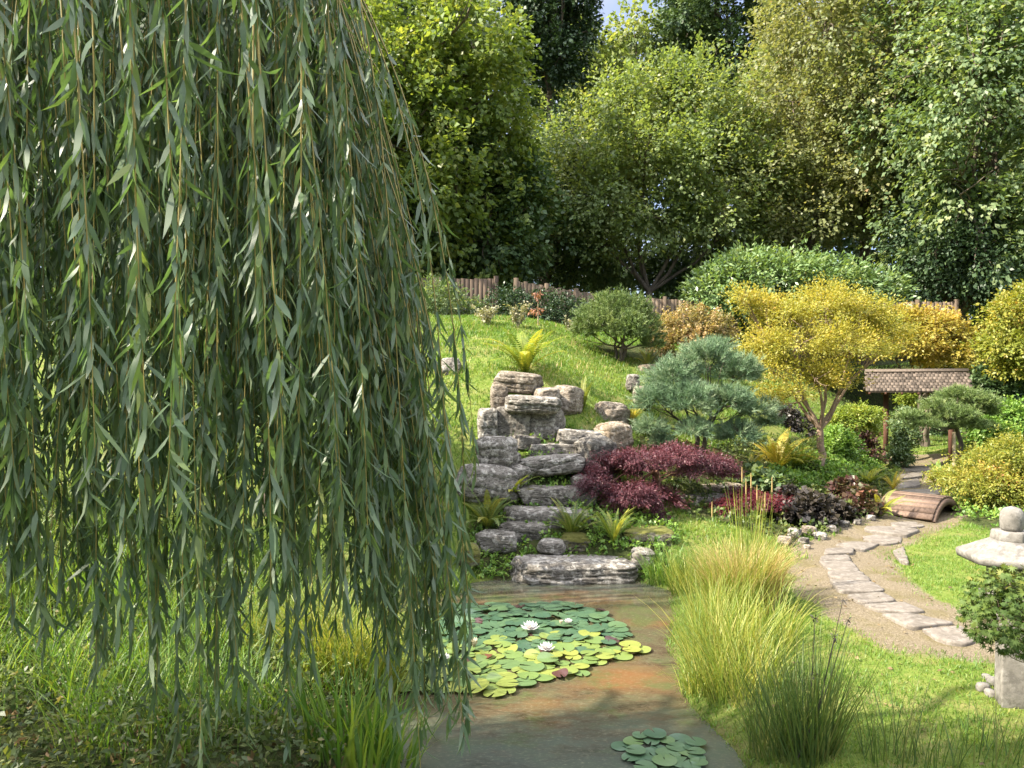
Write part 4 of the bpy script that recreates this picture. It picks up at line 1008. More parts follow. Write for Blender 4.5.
# ------------------------------------------------------------------ lawn blades
def fallen(n):
    q = np.stack([rng.uniform(.8, 7.5, n), rng.uniform(4.2, 13.5, n)], 1)
    q = q[poly_sd(q[:, 0], q[:, 1], POND) > .1]
    p = np.stack([q[:, 0], q[:, 1], height(q[:, 0], q[:, 1]) + rng.uniform(.006, .03, len(q))], 1)
    d = rng.normal(size=p.shape) * [1, 1, .15]; nr = rng.normal(size=p.shape) * .35 + np.array([0, 0, 1.])
    mb = MB(); leaves(mb, p, d, nr, .045 * rng.uniform(.6, 1.2, len(p)), .028, rng.random(len(p)))
    tag(obj('fallen_leaves', mb.mesh('fallen_leaves'), M['litter']), 'scattered dry fallen leaves on the lawn and path', None, kind='stuff')
fallen(520)
def rough_grass(label, poly, n, L, W, mat):
    P_ = np.array(poly); q = rng.uniform(P_.min(0), P_.max(0), (n * 2, 2)); q = q[(poly_sd(q[:, 0], q[:, 1], poly) < 0) & (poly_sd(q[:, 0], q[:, 1], POND) > .03)][:n]
    f = np.stack([q[:, 0], q[:, 1], q[:, 0] * 0], 1); w_ = wob(f, 2.3, 6.)
    q = q[w_ + rng.normal(size=len(q)) * .25 > .0]; b_ = np.stack([q[:, 0], q[:, 1], height(q[:, 0], q[:, 1]) - .01], 1)
    mb = MB(); blades(mb, b_, rng.normal(size=(len(b_), 2)), L * rng.uniform(.4, 1.2, len(b_)), W, rng.uniform(.3, 1.4, len(b_)), 4, None, rng.uniform(0, .5, len(b_)))
    tag(obj('rough_grass', mb.mesh('rough_grass'), M[mat]), label, None, kind='stuff')
def lawn(name, label, x0, x1, y0, y1, n, L, W):
    q = np.stack([rng.uniform(x0, x1, n), rng.uniform(y0, y1, n)], 1)
    px = q[:, 0] / q[:, 1] * F + 512
    q = q[(px > 380) & (px < 1090)]
    nz_ = wob(np.stack([q[:, 0], q[:, 1], q[:, 0] * 0], 1), 3., 5.) * .1
    sp = np.minimum(poly_sd(q[:, 0], q[:, 1], PATH1), poly_sd(q[:, 0], q[:, 1], PATH2)) + nz_
    sb = np.minimum.reduce([poly_sd(q[:, 0], q[:, 1], b_) for b_ in (BED1, BED2, BED3, BED4, BED5)]) + nz_
    q = q[(sp > .1 * rng.normal(size=len(q)) ) & (sb > -.05) & (poly_sd(q[:, 0], q[:, 1], POND) > -.06)]
    b_ = np.stack([q[:, 0], q[:, 1], height(q[:, 0], q[:, 1]) - .005], 1)
    pat = wob(b_, 1.6, 3.) * .26 + wob(b_, 6., 1.) * .18
    r = np.clip(.42 + pat + rng.normal(size=len(b_)) * .2, 0, 1)
    hgt = L * np.clip(1 + .5 * wob(b_, 4., 9.), .4, 1.6) * rng.uniform(.6, 1.2, len(b_))
    mb = MB(); blades(mb, b_, rng.normal(size=(len(b_), 2)), hgt, W, rng.uniform(.2, 1.4, len(b_)), 2, r, rng.uniform(0, .7, len(b_)))
    tag(obj(name, mb.mesh(name), M['grass']), label, None, kind='stuff')
lawn('lawn_grass', 'short mown grass of the lawn beside the path', .9, 7.0, 3.6, 11.2, 120000, .042, .006)
lawn('lawn_grass', 'rough sunlit grass on the mound', -2.6, 4.5, 9.0, 21, 80000, .085, .013)
rough_grass('taller pale grass tufts scattered over the mound', [(-1.5, 12.5), (1.2, 12.6), (2.6, 14.5), (2.2, 17), (-2, 17)], 900, .17, .008, 'straw')
lawn('lawn_grass', 'grass around the gate', 5, 14, 10.5, 27, 30000, .08, .016)

rough_grass('long rough grass growing through the weeds under the willow', [(-6, 4.3), (-1.6, 4.0), (-.95, 5.6), (-1.3, 6.8), (-1.6, 7.8), (-2.2, 8.6), (-6, 9)], 15000, .55, .008, 'iris')

# ------------------------------------------------------------------ rocks
def ico(sub):
    import bmesh
    bm = bmesh.new(); bmesh.ops.create_icosphere(bm, subdivisions=sub, radius=1)
    v = np.array([x.co[:] for x in bm.verts]); f = np.array([[x.index for x in fc.verts] for fc in bm.faces]); bm.free()
    return v, f
ICO = {k: ico(k) for k in (3, 4, 5)}
def rock_mesh(hx, hy, hz_, e=4.0, rz=0., rx=0., ry=0., rough=.1, strata=.05, seed=0., sub=4):
    d, f = ICO[sub]
    p = np.abs(d) ** (2 / e) * np.sign(d)
    p = d / (np.sum(np.abs(d) ** e, 1, keepdims=True) ** (1 / e))
    s = np.array([hx, hy, hz_]); v = p * s
    m = (hx * hy * hz_) ** (1 / 3)
    k = 1.4 / m
    n1 = wob(v, k, seed); n2 = wob(v, k * 2.7, seed + 5); n3 = wob(v, k * 7, seed + 9); n4 = wob(v, k * 17, seed + 3)
    g = np.random.default_rng(int(seed * 10) + 3)
    lay = v[:, 2] / hz_ * g.uniform(1.3, 2.2) + .35 * n1 + .12 * n2 + 20
    li = np.floor(lay).astype(int); fr = lay - li
    offs = g.uniform(-1, 1, 60)
    st = offs[li] * .9 - 1.1 * np.exp(-(np.minimum(fr, 1 - fr) / .07) ** 2)
    crack = -np.exp(-(wob(v * [1, 1, .35], k * 1.5, seed + 12) / .07) ** 2)
    disp = 1 + rough * (.7 * n1 + .3 * n2 - .25 * np.abs(n3) + .16 * n4) + strata * st + .045 * crack
    v = v * np.stack([disp, disp, 1 + (disp - 1) * .6], 1)
    for i in range(13):
        nn = nrmz(g.normal(size=3) * [1, 1, .7]); lim = g.uniform(.66, .92)
        sc = np.abs(nn) @ s * lim
        h = v @ nn - sc
        v = v - np.where(h > 0, h * .93, 0)[:, None] * nn
    v = v * (1 + .012 * n4 + .010 * wob(v, k * 31, seed))[:, None]
    v = rot(v, rx, ry, rz)
    return mesh_np('rock', v, None, f, smooth=False if sub < 4 else True)
_rs = [0]
def rock(label, x0, y0, x1, y1, Y, depth, mat='rock', e=4., rz=0., rx=0., ry=0., rough=.1, strata=.055, sink=.25, name='rock', group=None, sub=5):
    _rs[0] += 1.37
    c = pt((x0 + x1) / 2, (y0 + y1) / 2, Y); w = (x1 - x0) / F * Y / 2 * 1.06; h = (y1 - y0) / F * Y / 2
    zt = c[2] + h; zb = c[2] - h - sink * h
    o = obj(name, rock_mesh(w, depth / 2, (zt - zb) / 2, e, rz, rx, ry, rough, strata, _rs[0], sub), M[mat], loc=(c[0], Y + depth * .3, (zt + zb) / 2))
    return tag(o, label, 'rock', group)
rock('wide pale topped rock slab at the far edge of the pond', 508, 562, 636, 586, 8.95, .6, 'rock', 5, .03, ry=.02, rough=.11, strata=.07, sink=.3, sub=5)
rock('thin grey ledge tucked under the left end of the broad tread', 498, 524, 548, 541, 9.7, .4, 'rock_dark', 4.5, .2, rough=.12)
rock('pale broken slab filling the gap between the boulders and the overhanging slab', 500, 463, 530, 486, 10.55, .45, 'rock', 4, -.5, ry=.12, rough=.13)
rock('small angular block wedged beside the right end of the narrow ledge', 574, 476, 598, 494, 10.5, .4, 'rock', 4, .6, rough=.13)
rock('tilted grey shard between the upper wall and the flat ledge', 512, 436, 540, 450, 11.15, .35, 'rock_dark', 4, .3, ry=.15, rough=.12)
rock('half buried flat grey rock in the moss above the wide pond slab', 538, 541, 566, 553, 9.35, .35, 'rock', 4, -.2, rough=.12)
rock('low grey rock at the left of the steps beside the pond', 473, 533, 522, 552, 9.45, .4, 'rock', 4)
rock('broad grey tread rock in the middle of the steps', 500, 509, 592, 534, 9.95, .55, 'rock', 5, -.06, ry=.03, rough=.11, sub=5)
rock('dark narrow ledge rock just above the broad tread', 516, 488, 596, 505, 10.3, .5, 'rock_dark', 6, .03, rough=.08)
rock('layered grey boulder low on the left of the steps', 457, 466, 514, 505, 10.2, .7, 'rock', 3.2, .55, ry=.1, rough=.12, strata=.08, sub=5)
rock('squarish layered boulder stacked on the lower left boulder', 474, 437, 517, 472, 10.6, .55, 'rock', 3.6, -.4, ry=-.08, rough=.11, strata=.08, sub=5)
rock('long rounded slab overhanging the shady hollow', 516, 456, 585, 474, 10.7, .6, 'rock', 4, -.12, ry=-.09, rough=.12, strata=.06, sub=5)
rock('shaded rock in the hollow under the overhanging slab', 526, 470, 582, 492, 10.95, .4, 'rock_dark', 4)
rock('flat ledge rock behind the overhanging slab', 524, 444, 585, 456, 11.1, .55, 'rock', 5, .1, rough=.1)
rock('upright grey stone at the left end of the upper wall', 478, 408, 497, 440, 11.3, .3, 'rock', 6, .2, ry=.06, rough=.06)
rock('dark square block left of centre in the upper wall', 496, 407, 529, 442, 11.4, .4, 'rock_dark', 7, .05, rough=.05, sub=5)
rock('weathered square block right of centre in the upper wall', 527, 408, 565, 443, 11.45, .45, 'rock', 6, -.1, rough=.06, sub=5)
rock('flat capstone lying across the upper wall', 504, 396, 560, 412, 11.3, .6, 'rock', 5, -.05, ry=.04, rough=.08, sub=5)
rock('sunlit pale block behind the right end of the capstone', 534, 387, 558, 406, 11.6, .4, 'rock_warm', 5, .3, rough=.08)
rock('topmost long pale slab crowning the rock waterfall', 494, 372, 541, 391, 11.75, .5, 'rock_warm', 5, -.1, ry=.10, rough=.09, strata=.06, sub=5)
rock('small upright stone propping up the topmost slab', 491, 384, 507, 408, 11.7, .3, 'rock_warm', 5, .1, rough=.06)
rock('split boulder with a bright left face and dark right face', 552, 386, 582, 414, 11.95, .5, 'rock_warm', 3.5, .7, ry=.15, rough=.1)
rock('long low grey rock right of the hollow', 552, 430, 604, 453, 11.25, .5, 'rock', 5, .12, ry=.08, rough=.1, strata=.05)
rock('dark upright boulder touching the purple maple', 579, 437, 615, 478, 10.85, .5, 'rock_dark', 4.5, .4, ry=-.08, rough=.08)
rock('tan sunlit boulder above the dark upright one', 596, 423, 632, 452, 11.5, .55, 'rock_orange', 4, .5, rough=.1)
rock('stripy brown rock half sunk in the slope', 596, 402, 628, 430, 12.25, .6, 'rock_warm', 4, .2, ry=.1, rough=.1, strata=.08)
rock('small dark stump like rock on the slope', 627, 374, 640, 390, 13.6, .25, 'rock_dark', 3.5)
rock('small grey rock just below the stump like one', 634, 386, 655, 404, 13.2, .4, 'rock_warm', 3.5)
rock('rounded boulder on the mound seen at the willow edge', 438, 357, 461, 386, 12.9, .5, 'rock', 3, rough=.14)
rock('flat sandy stone lying in the grass left of the rock wall', 450, 409, 474, 419, 12.0, .4, 'rock_warm', 4)
rock('brownish round rock between the two lower ferns', 562, 534, 590, 552, 9.5, .35, 'rock_moss', 3)
rock('mossy yellow green rock right of the light green fern', 622, 529, 676, 550, 9.6, .5, 'rock_moss', 3.5)
rock('small grey rock right of the wide pond slab', 632, 550, 655, 568, 9.15, .3, 'rock', 3.5)
rock('ochre mossy lump at the left pond corner', 456, 545, 480, 566, 9.1, .4, 'rock_moss', 3)
rock('sandy flat step rock beneath the blue pine', 688, 484, 748, 500, 11.45, .5, 'rock_orange', 6, rough=.06)
rock('grey flat step rock just in front of the sandy one', 676, 496, 738, 512, 10.9, .5, 'rock_dark', 6, rough=.06)
rock('flat ochre slab on the slope above the blue pine', 640, 364, 676, 373, 15.0, .5, 'rock_orange', 5, rough=.06)
for i, (px, py, w, h, mt) in enumerate([(796, 533, 16, 10, 'rock'), (810, 531, 18, 11, 'rock_warm'), (822, 536, 15, 8, 'rock'), (805, 541, 12, 7, 'rock_dark'), (786, 541, 16, 10, 'rock_warm'), (833, 529, 12, 8, 'rock'), (808, 547, 8, 5, 'rock_warm'),
                                  (845, 524, 12, 7, 'rock_dark'), (858, 522, 10, 6, 'rock'), (872, 518, 10, 6, 'rock')]):
    g_ = gp(px, py + h / 2)
    rock('small loose edging stone between the dark heucheras and the path', px - w * .42, py - h * .4, px + w * .42, py + h * .4, g_[1], w / F * g_[1] * .8, mt, 4.5, rng.uniform(0, 3), rough=.16, name='edging_stone', group='edging stones along the planted bed', sub=4)
for i, (px, py, w, h, lb_) in enumerate([(985, 688, 13, 9, 'pale cobble touching the lantern post foot on its left'), (994, 682, 12, 8, 'pale cobble behind the lantern post foot'), (992, 694, 12, 8, 'pale cobble lowest in front beside the lantern post'), (988, 678, 10, 6, 'smallest pale cobble farthest left behind the lantern post')]):
    g_ = gp(px, py + h / 2)
    rock(lb_, px - w / 2, py - h / 2, px + w / 2, py + h / 2, g_[1], w / F * g_[1] * .8, 'granite', 3, rng.uniform(0, 3), rough=.08, name='cobble', sub=3)

# ------------------------------------------------------------------ stepping stones
def slab(label, poly, group):
    P = [gp(*p) for p in poly]
    P = np.array(P); c = P.mean(0)
    # rounded, slightly ragged outline
    n = 26; out = []
    m = len(P)
    per = np.concatenate([[0], np.cumsum(np.linalg.norm(np.roll(P, -1, 0)[:, :2] - P[:, :2], axis=1))])
    for s in np.linspace(0, per[-1], n, endpoint=False):
        i = min(np.searchsorted(per, s, 'right') - 1, m - 1); f = (s - per[i]) / (per[i + 1] - per[i] + 1e-9)
        out.append(P[i, :2] * (1 - f) + P[(i + 1) % m, :2] * f)
    out = np.array(out); out = .72 * out + .14 * (np.roll(out, 1, 0) + np.roll(out, -1, 0)); out = c[:2] + (out - c[:2]) * 1.09
    out += rng.normal(size=out.shape) * .004
    a, bb = out - c[:2], None
    area = .5 * np.sum(out[:, 0] * np.roll(out[:, 1], -1) - out[:, 1] * np.roll(out[:, 0], -1))
    if area < 0: out = out[::-1]
    z = height(out[:, 0], out[:, 1]); zc = hz(*c[:2])
    zt = .75 * zc + .25 * z + .028
    def ring(s, zz): return np.column_stack([c[0] + (out[:, 0] - c[0]) * s, c[1] + (out[:, 1] - c[1]) * s, zz])
    rings = [ring(.98, zt - .16), ring(1.0, zt - .014), ring(.985, zt - .003), ring(.9, zt + rng.normal(size=n) * .0015), ring(.5, zt * .5 + .5 * zt.mean() + rng.normal(size=n) * .002)]
    v = np.concatenate(rings + [[[c[0], c[1], zt.mean()]]])
    q = [[k * n + i, k * n + (i + 1) % n, (k + 1) * n + (i + 1) % n, (k + 1) * n + i] for k in range(4) for i in range(n)]
    t_ = [[4 * n + i, 4 * n + (i + 1) % n, 5 * n] for i in range(n)]
    o = obj('stepping_stone', mesh_np('stepping_stone', v - c, q, t_), M['slab'], loc=c)
    return tag(o, label, 'stepping stone', group)
Z4 = lambda L: [(780 + a / 4.8, 500 + b_ / 4.8) for a, b_ in L]
Z8 = lambda L: [(724 + a / 3.413, 340 + b_ / 3.413) for a, b_ in L]
gS = 'stepping stones along the path'
for lb_, P in (
    ('nearest pale stepping stone, partly behind the small maple leaves', Z4([(690, 635), (870, 612), (935, 690), (880, 708), (780, 692)])),
    ('second nearest stepping stone with a thick shadowed front edge', Z4([(500, 558), (640, 557), (832, 602), (740, 610), (635, 628)])),
    ('long stepping stone third from the near end of the path', Z4([(410, 515), (590, 502), (692, 545), (600, 550), (470, 545)])),
    ('tapered stepping stone fourth from the near end', Z4([(330, 472), (490, 454), (555, 495), (500, 503), (400, 511)])),
    ('broad stepping stone fifth from the near end where the path bends', Z4([(245, 402), (430, 398), (500, 444), (400, 452), (290, 453)])),
    ('pinkish stepping stone sixth from the near end', Z4([(230, 355), (380, 352), (432, 394), (300, 396), (250, 388)])),
    ('stepping stone at the left bend of the path, seventh from the near end', Z4([(192, 307), (340, 305), (378, 347), (300, 351), (235, 342)])),
    ('short stepping stone at the left bend, on the edge of the shade', Z4([(205, 277), (325, 274), (337, 300), (195, 302)])),
    ('pale stepping stone just inside the shade above the bend', Z4([(225, 240), (350, 242), (345, 268), (215, 269)])),
    ('grey diamond shaped stepping stone in the shade', Z4([(270, 222), (345, 204), (478, 217), (400, 252), (330, 240)])),
    ('bluish grey stepping stone in the shade, two before the bridge', Z4([(400, 182), (470, 167), (578, 182), (575, 210), (490, 221), (410, 199)])),
    ('large shaded stepping stone, widest one before the bridge', Z4([(420, 128), (530, 132), (665, 152), (600, 183), (500, 170), (412, 155)])),
    ('shaded stepping stone nearest the bridge foot', Z4([(535, 116), (640, 113), (690, 132), (620, 143), (540, 129)])),
    ('flat stepping stone just behind the bridge', Z8([(600, 512), (720, 516), (735, 532), (615, 532)])),
    ('pale stepping stone second behind the bridge', Z8([(575, 482), (660, 480), (668, 503), (590, 507)])),
    ('grey stepping stone third behind the bridge', Z8([(605, 456), (672, 451), (678, 470), (600, 476)])),
    ('stepping stone at the gate threshold', Z8([(615, 428), (745, 424), (755, 440), (615, 446)]))):
    slab(lb_, P, gS)
# pale edging stone of the oval lawn
slab('narrow pale kerb stone at the left tip of the oval lawn', [(893, 553), (903, 549), (909, 566), (900, 564)], gS)

# ------------------------------------------------------------------ little wooden bridge
def bridge():
    c = np.array([6.30, 11.95]); th = R(48)        # walking direction, turned right of the camera axis
    ax = np.array([math.sin(th), math.cos(th)]); zb = hz(*c) - .02
    t = thing('arched_bridge', 'small arched plank bridge on the path before the gate', 'bridge', (c[0], c[1], zb))
    t.rotation_euler = (0, 0, -th)                # local +y runs along the walk
    ch, rise, w = 1.12, .29, .80
    Rd = (ch * ch / 4 + rise * rise) / (2 * rise); half = math.asin(ch / 2 / Rd)
    mb = MB(); n = 13
    for i in range(n):
        a = -half + (i + .5) * 2 * half / n
        mb.box((0, Rd * math.sin(a), Rd * math.cos(a) - Rd + rise), (w, 2 * half * Rd / n * .93, .035), rx=-a, rnd=rng.random())
    obj('deck', mb.mesh('deck'), M['deck'], t)
    for sx in (-1, 1):
        k = 20; aa = np.linspace(-half, half, k); v = []
        for (rr, xx) in ((Rd - .022, sx * w / 2 - .03), (Rd - .022, sx * w / 2 + .03), (Rd - .11, sx * w / 2 + .03), (Rd - .11, sx * w / 2 - .03)):
            v.append(np.column_stack([np.full(k, xx), rr * np.sin(aa), rr * np.cos(aa) - Rd + rise]))
        v = np.stack(v, 1).reshape(-1, 3)
        q = [[4 * i + j, 4 * i + (j + 1) % 4, 4 * i + 4 + (j + 1) % 4, 4 * i + 4 + j] for i in range(k - 1) for j in range(4)] + [[0, 1, 2, 3], [4 * k - 4, 4 * k - 1, 4 * k - 2, 4 * k - 3]]
        obj('side_beam', mesh_np('side_beam', v, q, rnd=np.full(len(v), .3)), M['deck'], t)
bridge()

# ------------------------------------------------------------------ roofed gate
def gate():
    Y = 18.0; xl, xr = (889 - 512) / F * Y, (947 - 512) / F * Y
    zb = min(hz(xl, Y), hz(xr, Y)); c = np.array([(xl + xr) / 2, Y, zb])
    t = thing('roofed_gate', 'wooden garden gate with shingled pitched roof at the end of the path', 'gate', c)
    zt = pt(900, 395, Y)[2]
    t.rotation_euler = (0, 0, -.38)
    for x in (xl, xr):
        pb = MB(); pb.box((x - c[0], 0, (zt - zb) / 2), (.11, .11, zt - zb + .1)); obj('post', pb.mesh('post'), M['post'], t)
        pb = MB(); pb.box((x - c[0], -.0, .05 + zt - zb), (.09, .95, .09)); obj('cross_beam', pb.mesh('cross_beam'), M['post'], t)
    pb = MB()
    for y in (-.36, .36): pb.box((0, y, zt - zb + .12), (xr - xl + .75, .07, .09))
    obj('purlin', pb.mesh('purlin'), M['post'], t)
    # roof
    x0, x1 = -1.12, 1.02; run, rise = .62, .46; ez = zt - zb + .08
    for sy in (-1, 1):
        mb = MB(); rows = 7; slope = math.atan2(rise, run); ln = math.hypot(run, rise)
        for r_ in range(rows):
            n = 24
            for i in range(n):
                f = (r_ + .5) / rows; xx = x0 + (x1 - x0) * (i + .5 + .5 * (r_ % 2) - .25) / n
                mb.box((xx, sy * (run * (1 - f)), ez + rise * f + .02 + rng.normal() * .003), ((x1 - x0) / n * .94, ln / rows * 1.25, .018), rx=-sy * slope * .9 * -1 if False else (slope * .9 if sy < 0 else -slope * .9), rnd=rng.random())
        mb.box(((x0 + x1) / 2, sy * run / 2, ez + rise / 2 - .012), (x1 - x0 - .04, ln, .02), rx=(slope if sy < 0 else -slope), rnd=.1)
        o = obj('roof_slope', mb.mesh('roof_slope'), M['shingle'], t)
    mb = MB(); mb.box(((x0 + x1) / 2, -.035, ez + rise + .035), (x1 - x0 + .02, .11, .02), rx=.55, rnd=.7); mb.box(((x0 + x1) / 2, .05, ez + rise + .036), (x1 - x0 + .02, .11, .02), rx=-.55, rnd=.6)
    obj('ridge_cap', mb.mesh('ridge_cap'), M['shingle'], t)
    mb = MB()
    for xx in np.linspace(x0 + .06, x1 - .06, 7):
        for sy in (-1, 1): mb.box((xx, sy * run / 2, ez + rise / 2 - .055), (.045, math.hypot(run, rise) * .98, .06), rx=(math.atan2(rise, run) if sy < 0 else -math.atan2(rise, run)))
    obj('rafters', mb.mesh('rafters'), M['post'], t)
    # gable boards
    for xx in (x0 + .02, x1 - .02):
        v = np.array([[xx - .012, -run * .82, ez + .02], [xx - .012, run * .82, ez + .02], [xx - .012, 0, ez + rise * .88], [xx + .012, -run * .82, ez + .02], [xx + .012, run * .82, ez + .02], [xx + .012, 0, ez + rise * .88]])
        obj('gable_board', mesh_np('gable_board', v, [[0, 1, 4, 3], [1, 2, 5, 4], [2, 0, 3, 5]], [[0, 2, 1], [3, 4, 5]], rnd=np.full(6, .2)), M['fence_dark'], t)
gate()
# stake of the cloud pine, and a low post rail
b = gbase(954, 15.3); mb = MB(); mb.tube(np.stack([b - np.array([0, 0, .1]), b + np.array([0, 0, .4]), pt(954, 432, 15.3)]), np.array([.035, .034, .034]), 10)
tag(obj('support_stake', mb.mesh('support_stake', True, b), M['stake'], loc=b), 'pale round wooden stake under the cloud pine by the gate', 'stake')
b = gp(690, 455); b = gbase(700, 12.0); mb = MB(); e = b + np.array([.06, -.02, .48]); mb.tube(np.stack([b, (b + e) / 2, e]), np.array([.03, .03, .03]), 8)

# ------------------------------------------------------------------ stone lantern
def lantern():
    b = gbase(1012, 5.05); t = thing('stone_lantern', 'pale stone garden lantern standing in the lawn at the right edge', 'lantern', b)
    t.rotation_euler = (0, 0, R(28))
    z = lambda py: CZ - (py - 384) / F * 5.05 - b[2]
    def prism(n, rings, rz=0., jit=.003):
        v = []; m = n * 4 if n <= 6 else n
        for (r_, zz) in rings:
            a = np.linspace(0, 2 * PI, n, endpoint=False) + rz
            cor = np.stack([np.cos(a), np.sin(a)], 1) * r_
            pts = []
            for i in range(n):
                for f in ([0, .06, .5, .94] if n <= 6 else [0]):
                    q_ = cor[i] * (1 - f) + cor[(i + 1) % n] * f
                    pts.append(q_ * (.985 if f == 0 and n <= 6 else 1))
            pts = np.array(pts)
            v.append(np.column_stack([pts, np.full(len(pts), zz)]))
        k = len(v[0]); V = np.concatenate(v); V += rng.normal(size=V.shape) * jit * .4
        V = np.concatenate([V, [[0, 0, rings[0][1]], [0, 0, rings[-1][1]]]])
        q = [[s * k + i, s * k + (i + 1) % k, (s + 1) * k + (i + 1) % k, (s + 1) * k + i] for s in range(len(rings) - 1) for i in range(k)]
        tr = [[(i + 1) % k, i, len(V) - 2] for i in range(k)] + [[(len(rings) - 1) * k + i, (len(rings) - 1) * k + (i + 1) % k, len(V) - 1] for i in range(k)]
        return V, q, tr
    def part(n, rings, name, rz=0., sm_=False, mat='granite'):
        V, q, tr = prism(n, rings, rz); return obj(name, mesh_np(name, V, q, tr, smooth=sm_), M[mat], t)
    part(4, [(.122, -.12), (.114, .1), (.102, z(610)), (.102, z(606))], 'shaft')
    part(6, [(.10, z(606)), (.19, z(601)), (.195, z(592)), (.18, z(589))], 'platform')
    part(4, [(.15, z(589)), (.15, z(561))], 'light_box', PI / 4)
    for i in range(4):
        a = i * PI / 2; d = .107
        mb = MB(); mb.box((math.cos(a) * d, math.sin(a) * d, (z(589) + z(561)) / 2), (.01, .09, .11), rz=a); obj('dark_window_panel', mb.mesh('dark_window_panel'), M['slot_shade'], t)  # solid dark panels; the shade of the openings is in their colour
    part(6, [(.14, z(562)), (.322, z(560.5)), (.33, z(554.5)), (.322, z(553)), (.13, z(539.5))], 'roof', R(-4))
    part(6, [(.125, z(540)), (.128, z(539)), (.121, z(532)), (.114, z(530.5))], 'neck', R(-4))
    part(8, [(.060, z(530.5)), (.070, z(527)), (.073, z(518)), (.070, z(512)), (.052, z(508.5)), (.012, z(506.5))], 'finial')
lantern()

# small maple in front of the lantern, star-shaped leaves
def star_maple():
    b = gbase(1046, 4.75); t = thing('small_maple', 'small green maple with star shaped leaves in front of the stone lantern', 'tree', b)
    lobes = [lob(*a) for a in [(985, 590, 4.65, 20, .8), (1010, 585, 4.6, 24, .8), (975, 612, 4.6, 18, .8), (1000, 620, 4.5, 26, .9), (1030, 610, 4.5, 28, 1), (1012, 645, 4.5, 16, .8), (1030, 640, 4.55, 20, .9), (985, 632, 4.55, 14, .7), (1055, 600, 4.6, 26, 1)]]
    obj('trunk', wood(b, b + np.array([0, 0, .35]), lobes, .025, 4, 1).mesh('trunk', True, b), M['bark_pale'], t)
    p, u = in_lobes(lobes, 1700, .5, -.8)
    d = nrmz(u * .5 + rng.normal(size=p.shape) * .5 + np.array([0, 0, -.45])); nr = u * .5 + rng.normal(size=p.shape) * .35 + np.array([0, -.1, .9])
    side = nrmz(np.cross(d, nr)); up = np.cross(side, d)
    ang = np.array([-2.0, -1.55, -1.15, -.85, -.5, -.28, 0, .28, .5, .85, 1.15, 1.55, 2.0]); rad = np.array([.45, .3, .75, .34, .92, .38, 1.05, .38, .92, .34, .75, .3, .45])
    S = .038 * rng.uniform(.7, 1.25, len(p))
    v = [p]
    for a, r_ in zip(ang, rad): v.append(p + (d * math.cos(a) + side * math.sin(a)) * (S * r_)[:, None] - up * (S * .12 * r_)[:, None])
    v = np.stack(v, 1); k = v.shape[1]
    tr = np.array([[0, i, i + 1] for i in range(1, k - 1)])
    zrel = (p[:, 2] - p[:, 2].min()) / np.ptp(p[:, 2])
    r = np.clip(rng.normal(.3, .2, len(p)) + .45 * (zrel > .72) * rng.random(len(p)), 0, 1)
    me = mesh_np('crown', v.reshape(-1, 3) - b, None, (np.arange(len(p))[:, None, None] * k + tr).reshape(-1, 3), np.repeat(r, k))
    obj('crown', me, M['star'], t)
M['star'] = leaf_mat('leaf_star', [(0, (.05, .09, .022)), (.5, (.10, .15, .035)), (.85, (.16, .18, .04)), (1, (.20, .19, .045))], .35, rough=.55, spec=.2, tint=(1.3, 1.25, .5))
star_maple()

# ------------------------------------------------------------------ water lilies
def pad_mesh(r, seed, curl=0.0):
    g = np.random.default_rng(seed); n = 22; a0 = g.random() * 6.28
    a = a0 + np.linspace(.16, 2 * PI - .16, n)
    v = [[0, 0, 0]]
    for f in (.6, 1.0):
        rr = r * f * (1 + .03 * np.sin(a * 3 + g.random() * 6))
        z = (f ** 2) * r * (.035 * np.sin(a * 2 + g.random() * 6) + curl * np.maximum(0, np.cos(a - a0 - 2)) ** 2)
        v += list(np.column_stack([np.cos(a) * rr, np.sin(a) * rr, z]))
    tr = [[0, 1 + i, 2 + i] for i in range(n - 1)]; q = [[1 + i, 1 + n + i, 2 + n + i, 2 + i] for i in range(n - 1)]
    return np.array(v), q, tr
def on_water(px, py): Y = CZ * F / (py - 384); return np.array([(px - 512) / F * Y, Y])
placed = []
def add_pad(px, py, r, label, mat='pad', rlo=.2, rhi=.85, curl=0., group='lily pads on the pond', cat='lily pad', force=False):
    q = on_water(px, py)
    if poly_sd(q[:1], q[1:], POND)[0] > -.1: return False
    if not force:
        for (x, y, rr) in placed:
            if math.hypot(x - q[0], y - q[1]) < (rr + r) * .6: return False
    placed.append((q[0], q[1], r))
    v, qd, tr = pad_mesh(r, len(placed) * 7 + 1, curl)
    tilt = rng.normal(size=2) * .02
    v = rot(v, tilt[0], tilt[1], 0)
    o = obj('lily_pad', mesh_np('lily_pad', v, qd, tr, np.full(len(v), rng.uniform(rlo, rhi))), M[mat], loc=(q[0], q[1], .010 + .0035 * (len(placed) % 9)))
    tag(o, label, cat, group); return True
for (px, py, r, lb_) in [(468, 612, 0.058, 'dark purple lily pad at the far left of the pads'), (520, 608, 0.050, 'curled dark leaf pad at the far edge of the pads'), (600, 612, 0.058, 'upturned reddish brown pad at the far right of the pads'),
                         (612, 643, 0.065, 'orange brown pad edge at the right of the bright pads'), (468, 664, 0.058, 'orange brown lily pad at the left next to the willow tips'), (486, 660, 0.058, 'reddish lily pad beside the orange brown one'),
                         (560, 678, 0.065, 'small curled purple brown pad at the near edge of the pads'), (546, 655, 0.058, 'pinkish brown pad beneath the nearer white lily'), (478, 624, 0.072, 'dark maroon folded pad among the far pads'), (531, 636, 0.058, 'dark slate purple pad beside the big white lily')]:
    add_pad(px, py, r, lb_, 'pad_red', .0, .95 if 'orange' in lb_ else .55, .4, force=True)
